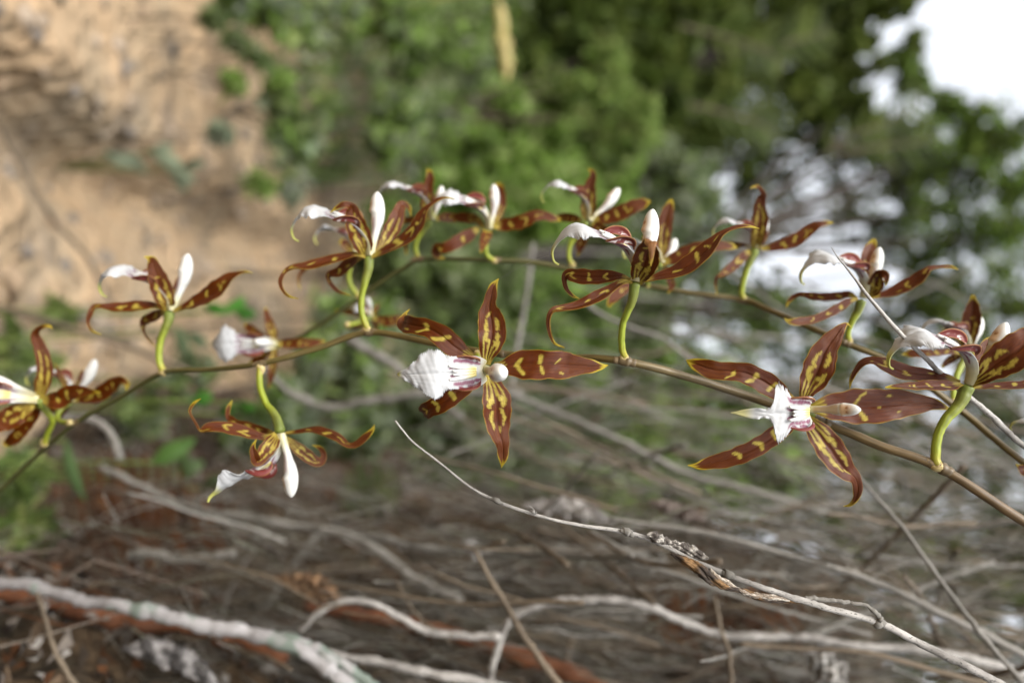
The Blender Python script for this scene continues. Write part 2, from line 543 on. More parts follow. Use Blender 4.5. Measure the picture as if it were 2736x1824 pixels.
def stroke_mask(T, S, strokes, seed):
    T = T + 0.016 * snoise(T * 12, S * 2.2, seed + 1, 1.5)
    S = S + 0.09 * snoise(T * 14, S * 1.6, seed + 2, 1.3) + .03 * snoise(T * 60, S * 3, seed + 5, 1.3)
    m = np.zeros_like(T)
    x, y = T * ASP, S
    for q_, (t0, s0, t1, s1, w) in enumerate(strokes):
        ax, ay, bx, by = t0 * ASP, s0, t1 * ASP, s1
        L2 = (bx - ax) ** 2 + (by - ay) ** 2 + 1e-9
        k = np.clip(((x - ax) * (bx - ax) + (y - ay) * (by - ay)) / L2, 0, 1)
        d = np.hypot(x - ax - k * (bx - ax), y - ay - k * (by - ay))
        w = w * (.42 + .72 * np.sin(math.pi * (.12 + .76 * k)) ** 1.3) * (1 + .35 * snoise(k * 7 + q_ * 3.1, k * 0, seed + q_, 1.0)) if (t1 - t0) * ASP + abs(s1 - s0) < .9 else w
        m = np.maximum(m, 1 - sm(w * 0.45, w * 1.0 + 0.045, d))
    fine = snoise(T * 170, S * 9, seed + 6, 1.2)
    return np.clip(m * (1 + .25 * fine) - .10 * np.clip(-fine, 0, 1), 0, 1)


def tepal_colors(kind, T, S, seed, marks=None):
    r = random.Random(seed)
    j = lambda a: r.uniform(-a, a)
    st = []
    if marks:
        st = list(marks)
        for g in (-1, 1):
            st += [(0.0, .18 * g, .10, .25 * g, .09), (0.0, .55 * g, .09, .6 * g, .08)]
    elif kind == 'P':
        for g in (-1, 1):
            st += [(0.0, .16 * g, .27 + j(.02), (.24 + j(.05)) * g, .085), (0.0, .55 * g, .25 + j(.03), (.62 + j(.05)) * g, .075),
                   (.25 + j(.02), .28 * g, .29 + j(.02), .6 * g, .16), (.30, .5 * g, .35 + j(.02), (.45 + j(.1)) * g, .15),
                   (.385 + j(.015), (.33 + j(.05)) * g, .42, .5 * g, .11), (.42, .5 * g, .48 + j(.02), (.42 + j(.1)) * g, .14),
                   (.47 + j(.02), .4 * g, .54 + j(.03), (.36 + j(.1)) * g, .07)]
        if r.random() < .6: st.append((.56 + j(.03), j(.4), .60, j(.4), .06))
    else:
        for g in (-1, 1):
            st += [(0.0, .18 * g, .10, .25 * g, .09), (0.0, .55 * g, .09, .6 * g, .08)]
        for tb, w in ((.26, .125), (.43, .10), (.60, .055)):
            tb += j(.035)
            c, tl = j(.35), j(.03)
            sh = r.choice((.035, .02, -.015, .005))
            if r.random() < .88: st.append((tb - sh + tl, -.62 + abs(j(.4)), tb + sh, c - .05, w * r.uniform(.5, 1.3)))
            if r.random() < .78: st.append((tb + sh, c + .05, tb - sh - tl, .62 - abs(j(.4)), w * r.uniform(.5, 1.25)))
        st.append((.66 + j(.04), j(.5), .675, j(.5), .05))
    y = stroke_mask(T, S, st, seed)
    n1 = snoise(T * 60, S * 9, seed + 3, 1.0)
    n2 = snoise(T * 6, S * 40, seed + 4, 1.0)
    base = BROWN[None, None] * (1 - .35 * sm(-.2, .8, n1)[..., None]) + MAROON[None, None] * (.35 * sm(-.2, .8, n1)[..., None])
    base = base * (1 - .35 * sm(.0, .9, n2)[..., None]) + RUST[None, None] * (.35 * sm(.0, .9, n2)[..., None])
    base = base + (RUST - BROWN)[None, None] * (sm(.45, .75, T) * .25)[..., None]
    c = base * (1 - y[..., None]) + YEL[None, None] * y[..., None]
    # darker rim round each yellow mark, yellow base, yellow margin and tip
    bs = 1 - sm(.03, .12, T)
    c = c * (1 - .75 * bs[..., None]) + YEL[None, None] * (.75 * bs[..., None]) * .9
    e = sm(.955, .99, np.abs(S) + .45 * sm(.80, 1.0, T))
    e = e * (.55 + .45 * sm(-.6, .4, snoise(T * 25, np.sign(S), seed + 8, 1.5)))
    c = c * (1 - .85 * e[..., None]) + (EDGE[None, None] * (1 - sm(.75, .95, T)[..., None]) + TIP[None, None] * sm(.75, .95, T)[..., None]) * .85 * e[..., None]
    tp = sm(.90, .98, T + .03 * n1)
    c = c * (1 - tp[..., None]) + TIP[None, None] * tp[..., None]
    return c


def ribbon(name, C, W, Nn, hw, off, col_grid, mats, parent, origin, thick=0.00035, hwmul=None, Svals=None):
    n, m = off.shape
    S = Svals if Svals is not None else np.linspace(-1, 1, m)
    k = hw[:, None] * S[None, :]
    if hwmul is not None: k = k * hwmul
    Pm = C[:, None, :] + k[..., None] * W[:, None, :] + off[..., None] * Nn[:, None, :]
    # true surface normals for the shell
    du = np.gradient(Pm, axis=0); dv = np.gradient(Pm, axis=1)
    nn = unit(np.cross(du, dv) + 1e-12)
    ref = np.sum(nn * Nn[:, None, :], -1)
    if np.mean(ref) < 0: nn = -nn
    th = thick * np.minimum(1, 0.25 + 3 * (1 - np.abs(S)))[None, :, None]
    A = Pm + nn * th * .5
    B = Pm - nn * th * .5
    verts = np.vstack([A.reshape(-1, 3), B.reshape(-1, 3)]) - np.array(origin)[None]
    i, jx = np.meshgrid(np.arange(n - 1), np.arange(m - 1), indexing='ij')
    a = (i * m + jx).ravel()
    fr = np.stack([a, a + m, a + m + 1, a + 1], 1)
    bk = np.stack([a, a + 1, a + m + 1, a + m], 1) + n * m
    # orientation: front faces look along nn
    if True:
        v = Pm.reshape(-1, 3)
        q = fr[len(fr) // 2]
        gn = np.cross(v[q[1]] - v[q[0]], v[q[3]] - v[q[0]])
        if np.dot(gn, nn.reshape(-1, 3)[q[0]]) < 0:
            fr, bk = fr[:, ::-1], bk[:, ::-1]
    rim = []
    o2 = n * m
    ii = np.arange(n - 1)
    e0 = ii * m; e1 = ii * m + m - 1
    rim.append(np.stack([e0, e0 + o2, e0 + m + o2, e0 + m], 1))
    rim.append(np.stack([e1, e1 + m, e1 + m + o2, e1 + o2], 1))
    jj = np.arange(m - 1)
    t0 = jj; t1 = (n - 1) * m + jj
    rim.append(np.stack([t0, t0 + 1, t0 + 1 + o2, t0 + o2], 1))
    rim.append(np.stack([t1, t1 + o2, t1 + 1 + o2, t1 + 1], 1))
    rim = np.vstack(rim)
    faces = np.vstack([fr, bk, rim])
    mi = np.concatenate([np.zeros(len(fr)), np.ones(len(bk)), np.zeros(len(rim))]) if len(mats) > 1 else None
    cg = col_grid.reshape(-1, 3)
    tg = np.repeat(np.linspace(0, 1, n), m); sg = np.tile(S, n)
    uv = np.stack([tg, sg], 1)
    return mesh_obj(name, verts, faces, mats, parent, True, np.vstack([cg, cg]), np.vstack([uv, uv]), mi)


def tepal(name, kind, Z, ctl, D0, parent, origin, seed, hi=1.0, cup=0.22, wave=0.05, marks=None):
    ox, oy, zs = Z
    rows = []
    for c in ctl:
        x, y, dep, vis = c[:4]
        roll = c[4] if len(c) > 4 else 0.0
        d = D0 + dep * 0.001
        p = P(ox + x / zs, oy + y / zs, d)
        rows.append([p.x, p.y, p.z, vis / zs / F * d / max(0.2, math.cos(math.radians(roll))), roll])
    n = max(20, int(64 * hi)); m = max(9, int(22 * hi) | 1)
    R = crom(rows, n)
    C = R[:, :3]; hw = np.maximum(R[:, 3], 0.00006); roll = np.radians(R[:, 4])
    T = unit(np.gradient(C, axis=0))
    view = unit(C - np.array(CAM)[None])
    B = np.cross(view, T)                     # right-hand side of travel as seen in the picture
    nb = np.linalg.norm(B, axis=1)
    B = unit(B)
    Bc = B.copy()
    for i in range(1, n):
        b = B[i]
        if np.dot(b, Bc[i - 1]) < 0: b = -b
        k = min(1, nb[i] / 0.5)
        b = b * k + Bc[i - 1] * (1 - k)
        b = b - T[i] * np.dot(b, T[i])
        Bc[i] = b / max(np.linalg.norm(b), 1e-9)
    Nc = np.cross(T, Bc)
    if np.dot(Nc[2], view[2]) > 0: Nc = -Nc
    # +roll: the right-hand side comes toward the viewer
    W = np.cos(roll)[:, None] * Bc + np.sin(roll)[:, None] * Nc
    Nn = np.cos(roll)[:, None] * Nc - np.sin(roll)[:, None] * Bc
    S = np.sin(np.linspace(-1, 1, m) * math.pi / 2 * 0.92) / math.sin(math.pi / 2 * 0.92)
    Tg, Sg = np.meshgrid(np.linspace(0, 1, n), S, indexing='ij')
    rs = np.random.RandomState(seed)
    cv = cup * (0.7 + 0.6 * rs.rand())
    off = hw[:, None] * (cv * (Sg ** 2 - 0.3) - 0.10 * np.exp(-(Sg / 0.10) ** 2) + wave * np.sin(Tg * 22 + rs.rand() * 6 + 1.5 * np.sign(Sg)) * np.abs(Sg) ** 2.5
                         + 0.05 * snoise(Tg * 9, Sg * 2, seed + 9, 1.5) + 0.012 * np.sin(Sg * 34) * sm(0, .2, Tg))
    hwm = 1 + (0.035 * np.sin(Tg * 40 + rs.rand() * 6) + 0.03 * snoise(Tg * 50, np.sign(Sg), seed + 11, 1.0)) * np.abs(Sg) ** 3
    cg = tepal_colors(kind, Tg, Sg, seed, marks)
    return ribbon(name, C, W, Nn, hw, off, cg, [M['petal'], M['petal_back']], parent, origin, 0.0004, hwm, S)


def wdir(v):
    """(picture right, picture up, toward the camera) -> world"""
    w = Vector((-v[1], -v[2], v[0]))
    return np.array(w.normalized())


LIP = [(0.5, 0.5, 1.5, .9), (1.0, 4.5, 2.0, .8), (3.6, 8.6, 3.0, .45), (7.6, 10.8, 3.5, .18), (10.2, 12.3, 3.7, .05), (11.6, 13.2, 5.6, -.12),
       (14.2, 14.3, 6.8, -.2), (16.4, 13.8, 5.4, -.25), (18.2, 12.2, 2.8, -.15), (19.6, 10.2, 1.2, .1), (20.6, 8.0, .8, .3), (20.2, 5.6, .5, .3), (19.0, 4.6, .08, .2)]
LIP_BROAD = [(0.4, 1.0, 2.0, .6), (1.0, 4.8, 2.8, .5), (3.2, 8.6, 3.9, .28), (6.6, 10.8, 4.1, .12), (9.6, 12.4, 4.1, .04), (11.0, 13.1, 5.5, -.03), (12.8, 13.7, 5.9, -.06), (14.8, 13.6, 5.2, -.08), (16.8, 12.9, 3.9, -.08), (18.8, 11.8, 2.3, -.05), (20.2, 10.8, 1.2, .1), (21.2, 10.0, .7, .3), (21.8, 9.2, .3, .3)]
LIP_FLAT = [(0.3, 1.5, 2.2, .5), (1.0, 5.0, 3.2, .4), (2.8, 8.0, 4.1, .25), (5.6, 9.6, 4.2, .12), (8.0, 10.6, 4.1, .05), (9.4, 11.2, 6.2, -.05), (10.9, 11.8, 7.4, -.1), (12.4, 12.0, 6.6, -.1), (13.4, 12.0, 2.8, 0), (14.8, 11.8, 1.2, .2), (17.4, 11.2, 1.4, .3), (20.4, 10.2, .9, .3), (23.4, 9.2, .08, .2)]
LIP_DROOP = LIP[:5] + [(11.4, 13.2, 5.0, -.35), (13.6, 14.6, 5.6, -.55), (15.6, 15.6, 4.0, -.4), (17.2, 16.4, 2.4, 0), (18.6, 17.2, 1.4, .2), (19.6, 18.4, .8, .2), (19.8, 19.6, .08, .2)]


def lip(parent, O, a, d, seed, prof=LIP, sc_=1.0, hi=1.0, lobe=1.0):
    a = wdir(a); d = wdir(d); d = unit(d - a * np.dot(a, d)); c = np.cross(a, d)
    mm = 0.001 * sc_
    O = np.array(O)
    rows = [[*(O + (x * d + y * a) * mm), h * mm, q] for x, y, h, q in prof]
    n = max(44, int(150 * hi)); m = max(13, int(34 * hi) | 1)
    R = crom(rows, n)
    C, hw, cupv = R[:, :3], np.maximum(R[:, 3], 0.00005), R[:, 4]
    T = unit(np.gradient(C, axis=0))
    W = np.repeat(c[None], n, 0)
    Nn = np.cross(W, T)
    # the inner face looks toward the column (away from d at the claw, along a at the blade)
    if np.dot(Nn[n // 2], a) < 0: Nn = -Nn
    S = np.linspace(-1, 1, m)
    Tg, Sg = np.meshgrid(np.linspace(0, 1, n), S, indexing='ij')
    rs = np.random.RandomState(seed)
    blade = sm(.46, .52, Tg) * (1 - (sm(.90, .98, Tg) if prof is LIP_BROAD else sm(.74, .82, Tg)))
    saw = np.abs((Tg * (62 + 8 * rs.rand()) + .3 * np.sign(Sg)) % 1.0 - .5) * 2
    jag = snoise(Tg * 260, np.sign(Sg) * 3, seed + 2, 1.0)
    hwm = 1 + blade * np.abs(Sg) ** 5 * (0.17 * (saw - .6) + 0.13 * jag)
    off = hw[:, None] * (cupv[:, None] * (Sg ** 2) - 0.05 * np.exp(-(Sg / .08) ** 2) * blade) \
        + blade * np.abs(Sg) ** 3.2 * mm * 0.42 * np.sin(Tg * 58 + 5 * snoise(Tg * 9, np.sign(Sg), seed + 15, 1.0) + 2 * np.sign(Sg) + rs.rand() * 6) + blade * mm * .22 * snoise(Tg * 24, Sg * 2.5, seed + 5, 1.3) + blade * mm * .018 * np.sin(Sg * 30 + 1.5 * np.sin(Tg * 20))
    white = np.array([0.41, 0.415, 0.415])
    cg = np.repeat(np.repeat(white[None, None], n, 0), m, 1)
    cream = np.array([0.46, 0.42, 0.24])
    k = (1 - sm(.05, .26, Tg))[..., None]
    cg = cg * (1 - k) + cream * k
    pur = np.array([0.16, 0.035, 0.075])
    st = []
    for g in (-1, 1):
        st += [(.30, .62 * g, .47, .72 * g, .13), (.27, .9 * g, .35, .85 * g, .12), (.38, .22 * g, .50, .24 * g, .085), (.20, .55 * g, .28, .6 * g, .10), (.40, .98 * g, .44, .9 * g, .08)]
    pm = stroke_mask(Tg, Sg, st, seed + 7)[..., None] * .95
    cg = cg * (1 - pm) + pur * pm
    yl = (np.exp(-(Sg / .12) ** 2) * sm(.2, .3, Tg) * (1 - sm(.38, .46, Tg)))[..., None] * .7
    cg = cg * (1 - yl) + np.array([.62, .45, .05]) * yl
    tg = (sm(.93, .99, Tg) if prof is LIP_BROAD else sm(.78, .90, Tg))[..., None]
    cg = cg * (1 - tg) + (np.array([.40, .38, .17]) if prof is LIP_FLAT else np.array([.42, .42, .11])) * tg
    ribbon('lip', C, W, Nn, hw, off, cg, [M['lip']], parent, O, 0.0005, hwm)
    # curled maroon side lobes
    for g in (-1, 1):
        pr = [(8.6, 11.6, 3.2, .3), (6.8, 12.0, 3.5, 1.0), (4.8, 12.3, 3.6, 1.35), (2.9, 11.9, 3.2, 1.35), (1.7, 10.7, 2.6, .9), (1.3, 9.2, 2.1, .25)]
        rw = [[*(O + (x * d + (y - (1 - lobe) * 1.5) * a + g * (z + (1 - lobe) * .9) * c) * mm), h * lobe * mm] for x, y, z, h in pr]
        n2, m2 = max(16, int(30 * hi)), 9
        R2 = crom(rw, n2)
        C2 = R2[:, :3]; T2 = unit(np.gradient(C2, axis=0))
        W2 = np.repeat(unit(0.85 * a + 0.45 * g * c + .1 * d)[None], n2, 0)
        W2 = unit(W2 - T2 * np.sum(W2 * T2, 1, keepdims=True))
        N2 = np.cross(T2, W2)
        S2 = np.linspace(-1, 1, m2)
        Tg2, Sg2 = np.meshgrid(np.linspace(0, 1, n2), S2, indexing='ij')
        of = R2[:, 3][:, None] * (.5 * Sg2 ** 2 + .12 * snoise(Tg2 * 8, Sg2 * 2, seed + 20 + g, 1.5))
        cc = np.repeat(np.repeat(np.array([0.15, 0.026, 0.022])[None, None], n2, 0), m2, 1)
        wmk = (sm(.25, .7, snoise(Tg2 * 22, Sg2 * 4, seed + 31 + g, 1.0)) * sm(.3, -.5, Sg2))[..., None]
        cc = cc * (1 - wmk) + np.array([.68, .62, .60]) * wmk
        eg = sm(.86, .98, np.abs(Sg2))[..., None] * .6
        cc = cc * (1 - eg) + np.array([.36, .20, .06]) * eg
        ribbon('side_lobe', C2, W2, N2, R2[:, 3], of, cc, [M['lip']], parent, O, 0.0004)
    # white finger-like callus ridges
    for z0, z1, x1, r in ((-1.15, -1.7, 9.2, .55), (1.15, 1.7, 9.2, .55), (-.35, -.45, 8.2, .42), (.35, .45, 8.2, .42)):
        pp = [O + (x * d + y * a + z * c) * mm for x, y, z in ((2.4, 8.6, z0 * .7), (4.6, 10.2, z0), (7, 11.6, (z0 + z1) / 2), (x1, 12.6, z1))]
        tube('callus', pp, [r * .7 * mm, r * mm, r * mm, r * .6 * mm], M['lip'], parent, O, 8, 14,
             colors=lambda t: np.array([.60, .52, .20])[None] * (1 - sm(.1, .6, t))[:, None] + np.array([.60, .595, .57])[None] * sm(.1, .6, t)[:, None])


def column(parent, O, ac, d, seed, sc_=1.0):
    a = wdir(ac); d = wdir(d); d = unit(d - a * np.dot(a, d)); c = np.cross(a, d)
    mm = 0.001 * sc_
    O = np.array(O)
    prof = [(0.3, 1.45), (3, 1.2), (6, 1.2), (8.5, 1.45), (10.5, 1.95), (13, 2.25), (15, 2.2), (17, 1.85), (18.5, 1.2), (19.3, .5)]
    bow = lambda l: -0.9 * math.sin(min(1, l / 19.0) * math.pi) - .25
    rows = [[*(O + (l * a + bow(l) * d) * mm), r * mm] for l, r in prof]
    R = crom(rows, 46)
    C, r = R[:, :3], R[:, 3]
    ang = np.linspace(0, 2 * math.pi, 24, endpoint=False)
    ca, sa = np.cos(ang), np.sin(ang)
    l = np.linspace(0, 1, 46)
    # hollow on the lip side, ridge of the anther cap
    hol = 1 - 0.22 * np.exp(-((ang[None] - 0 + math.pi) % (2 * math.pi) - math.pi) ** 2 / .5) * (sm(.15, .3, l) * (1 - sm(.62, .7, l)))[:, None]
    lump = 1 + 0.10 * np.exp(-((l - .70) / .035) ** 2)[:, None] * sm(-.3, .5, ca)[None] - 0.08 * np.exp(-((l - .64) / .025) ** 2)[:, None] * sm(-.3, .5, ca)[None]
    rr = r[:, None] * hol * lump
    V = C[:, None, :] + rr[..., None] * (ca[None, :, None] * d[None, None] + 0.95 * sa[None, :, None] * c[None, None])
    white = np.array([.52, .515, .48])
    cg = np.repeat(np.repeat(white[None, None], 46, 0), 24, 1)
    Lg = np.repeat(l[:, None], 24, 1); Ag = np.repeat(ca[None], 46, 0); Sg = np.repeat(sa[None], 46, 0)
    k = (1 - sm(.12, .40, Lg))[..., None] * .8
    cg = cg * (1 - k) + np.array([.45, .42, .20]) * k
    k = (sm(.35, .75, Ag) * sm(.12, .2, Lg) * (1 - sm(.60, .66, Lg)))[..., None] * .8
    cg = cg * (1 - k) + np.array([.30, .18, .065]) * k
    k = (np.exp(-((Ag - .35) / .16) ** 2) * sm(.25, .35, Lg) * (1 - sm(.58, .64, Lg)))[..., None] * .85
    cg = cg * (1 - k) + np.array([.17, .04, .04]) * k
    k = (sm(.4, .85, Ag) * sm(.64, .69, Lg) * (1 - sm(.80, .95, Lg)))[..., None] * .75
    cg = cg * (1 - k) + np.array([.42, .22, .06]) * k
    n, s = 46, 24
    i, j = np.meshgrid(np.arange(n - 1), np.arange(s), indexing='ij')
    A = (i * s + j).ravel(); B = (i * s + (j + 1) % s).ravel()
    faces = np.stack([A, B, B + s, A + s], 1)
    verts = np.vstack([V.reshape(-1, 3), (C[-1] + a * .25 * mm)[None], C[0][None]])
    jj = np.arange(0, s, 2); b0 = (n - 1) * s
    faces = np.vstack([faces, np.stack([np.full(12, n * s), b0 + jj, b0 + (jj + 1) % s, b0 + (jj + 2) % s], 1),
                       np.stack([np.full(12, n * s + 1), (jj + 2) % s, (jj + 1) % s, jj], 1)])
    cl = np.vstack([cg.reshape(-1, 3), [white], [white]])
    mesh_obj('column', verts - O, faces, M['column'], parent, True, cl)
    # anther cap on the lip side of the column tip
    cc = O + (15.6 * a + (bow(15.6) + 1.05) * d) * mm
    th = np.linspace(0, math.pi, 11); ph = np.linspace(0, 2 * math.pi, 16, endpoint=False)
    TH, PH = np.meshgrid(th, ph, indexing='ij')
    gro = 1 - .16 * np.exp(-(np.sin(PH) / .22) ** 2) * sm(0, .5, np.cos(PH))
    ev = cc + (1.6 * np.cos(TH)[..., None] * a + (1.2 * np.sin(TH) * np.cos(PH) * gro)[..., None] * d + (1.5 * np.sin(TH) * np.sin(PH))[..., None] * c) * mm
    i, j = np.meshgrid(np.arange(10), np.arange(16), indexing='ij')
    A = (i * 16 + j).ravel(); B = (i * 16 + (j + 1) % 16).ravel()
    k = sm(-.2, .7, np.cos(TH))[..., None]; q = np.exp(-((np.abs(np.sin(PH)) - .55) / .3) ** 2)[..., None] * sm(.2, .6, np.cos(PH))[..., None]
    ac_ = np.array([.30, .15, .045]) * (1 - k) + np.array([.50, .46, .36]) * k
    ac_ = ac_ * (1 - .5 * q) + np.array([.20, .075, .03]) * .5 * q
    mesh_obj('anther_cap', ev.reshape(-1, 3) - O, np.stack([A, A + 16, B + 16, B], 1), M['column'], parent, True, ac_.reshape(-1, 3))


def pedicel_col(t):
    g1, g2, g3 = np.array([.30, .26, .035]), np.array([.22, .26, .02]), np.array([.15, .19, .03])
    k = sm(0, .25, t)[:, None]; q = sm(.55, .95, t)[:, None]
    c = (g1 * (1 - k) + g2 * k) * (1 - q) + g3 * q
    b = (.28 * np.exp(-((t - .8) / .14) ** 2) + .3 * np.exp(-(t / .06) ** 2))[:, None]
    return (c * (1 - b) + np.array([.10, .06, .03]) * b) * .85


def flower(spray, label, Z, O, D0, tepals, ped, node_d, seed, lipspec=None, colspec=None, hi=1.0, ped_r=0.001, dO=0.0):
    """Z: zoom window (x0, y0, scale); O: flower centre in that window; tepals: [(kind, name, ctl)]"""
    ox, oy, zs = Z
    Ow = P(ox + O[0] / zs, oy + O[1] / zs, D0 + dO * .001)
    sp = spray.location
    e = empty('flower', Ow - sp, spray)
    e['label'] = label
    for k, tpl in enumerate(tepals):
        kind, ctl = tpl[0], tpl[1]
        kw = tpl[2] if len(tpl) > 2 else {}
        tepal('petal' if kind == 'P' else 'sepal', kind, Z, ctl, D0, e, Ow, seed * 37 + k * 5, hi, **kw)
    if lipspec:
        a, d = lipspec[:2]
        lip(e, Ow, a, d, seed, lipspec[2] if len(lipspec) > 2 else LIP, lipspec[3] if len(lipspec) > 3 else 1.0, hi, lipspec[4] if len(lipspec) > 4 else .85)
    if colspec:
        column(e, Ow, colspec[0], colspec[1], seed, colspec[2] if len(colspec) > 2 else 1.0)
    if ped:
        pts, rr = [], []
        for i, p in enumerate(ped):
            f = i / (len(ped) - 1)
            dd = node_d + (D0 + dO * .001 + .0003 - node_d) * (p[2] if len(p) > 2 else f)
            pts.append(P(ox + p[0] / zs, oy + p[1] / zs, dd))
            rr.append(ped_r * (0.95 if f < .5 else 0.95 + .55 * (f - .5) * 2))
        tube('pedicel', pts, rr, M['pedicel'], e, Ow, 12, 40, .05, seed, colors=pedicel_col)
        # papery bract clasping the base of the pedicel
        b0, b1 = pts[0], pts[0].lerp(pts[1], 0.75)
        side = (pts[1] - pts[0]).cross(Vector((0, 1, 0))).normalized() * ped_r
        tube('bract', [b0 - side * .3, b0.lerp(b1, .4) + side * .75, b1 + side * .55], [ped_r * 1.25, ped_r * .9, ped_r * .1], M['pedicel'], e, Ow, 8, 14,
             colors=lambda t: np.repeat(np.array([[.38, .30, .13]]), len(t), 0))
    return e


Z1 = (1030, 720, 2.8516); Z2 = (1430, 430, 2.8516); Z3 = (1800, 840, 2.9037); Z4 = (720, 440, 3.7333)
Z5 = (480, 900, 3.4845); Z6 = (200, 620, 3.7327); Z7 = (2200, 740, 2.903); Z8 = (1020, 440, 4.704)
Z9 = (0, 820, 3.7333); Z10 = (540, 780, 4.0552); Z11 = (1860, 460, 4.355); Z12 = (2060, 600, 4.3556)

# stems -----------------------------------------------------------
FS = [(3250, 1720, .20, 15), (3000, 1560, .2, 14.5), (2736, 1392, .203, 13.5), (2513, 1250, .209, 13), (2350, 1190, .214, 12.5), (2199, 1128, .219, 12), (2001, 1059, .223, 11.5), (1840, 1008, .220, 11),
      (1675, 966, .216, 10.5), (1500, 953, .224, 9.5), (1338, 945, .229, 9), (1160, 917, .238, 9), (989, 888, .2455, 8.5), (850, 930, .246, 8), (698, 971, .246, 7.5), (560, 987, .256, 6.5), (436, 995, .264, 6.5),
      (320, 1062, .274, 6.5), (204, 1128, .282, 6.5), (100, 1215, .292, 6), (0, 1309, .302, 6), (-150, 1430, .315, 5)]
BS = [(3250, 1640, .225, 10), (3000, 1450, .23, 9.5), (2736, 1236, .238, 9), (2646, 1163, .242, 9), (2572, 1100, .246, 9), (2407, 981, .25, 8.5), (2255, 914, .256, 8), (2060, 830, .272, 8), (1989, 802, .28, 8), (1860, 784, .282, 7.5),
      (1732, 763, .284, 7.5), (1580, 730, .286, 7), (1424, 701, .288, 7), (1324, 695, .289, 7), (1230, 692, .291, 6.5), (1120, 693, .293, 6.5), (1084, 714, .295, 6.5), (1041, 738, .298, 6.5), (972, 788, .302, 6.5), (900, 838, .306, 6), (800, 900, .311, 5.5), (735, 922, .315, 5)]


NODES = {(2513, 1250), (1675, 966), (989, 888), (698, 971), (436, 995), (204, 1128), (2255, 914), (1989, 802), (1324, 695), (1120, 693), (2199, 1128), (1338, 945)}


def spray(name, label, pts, bank_end):
    w = [P(u, v, d) for u, v, d, r in pts]
    rr = [r / F * d for u, v, d, r in pts]
    base = Vector(bank_end)
    e = empty(name, base)
    tag(e, label, 'orchid', 'orchid flower sprays')
    w = [base, base.lerp(w[0], .5) + Vector((-.01, -.01, .03))] + w
    rr = [rr[0] * 1.25, rr[0] * 1.15] + rr

    def scol(t):
        k = sm(.42, .68, t)[:, None]; q = sm(.72, .9, t)[:, None]
        c = np.array([.105, .066, .034]) * (1 - k) + np.array([.085, .06, .016]) * k
        return c * (1 - q) + np.array([.05, .052, .014]) * q
    tube('stem', w, rr, M['stem'], e, base, 14, 300, .06, 9, colors=scol)
    for (u, v, d, r) in pts:
        if (u, v) in NODES:
            i = [p[:2] for p in pts].index((u, v))
            a_, c_ = P(*pts[max(0, i - 1)][:3]), P(*pts[i + 1][:3])
            p0 = P(u, v, d); ax = (c_ - a_).normalized(); R = r / F * d
            tube('node_sheath', [p0 - ax * R * 2.2, p0 - ax * R * .8, p0 + ax * R * .4, p0 + ax * R * 3.2], [R * 1.02, R * 1.22, R * 1.25, R * .9], M['stem'], e, base, 12, 16, .12, int(u),
                 colors=lambda t: np.array([.09, .062, .028])[None] * (1 - sm(.3, .9, t))[:, None] + np.array([.16, .115, .06])[None] * sm(.3, .9, t)[:, None])
    return e


front = spray('orchid_spray', 'sharp front orchid spray of brown yellow-barred flowers on a thick zigzag stem', FS, (0.34, 0.42, CAM.z + 0.24))
back = spray('orchid_spray', 'blurred orchid spray behind, with smaller brown and white flowers on a thinner stem', BS, (0.37, 0.50, CAM.z + 0.24))

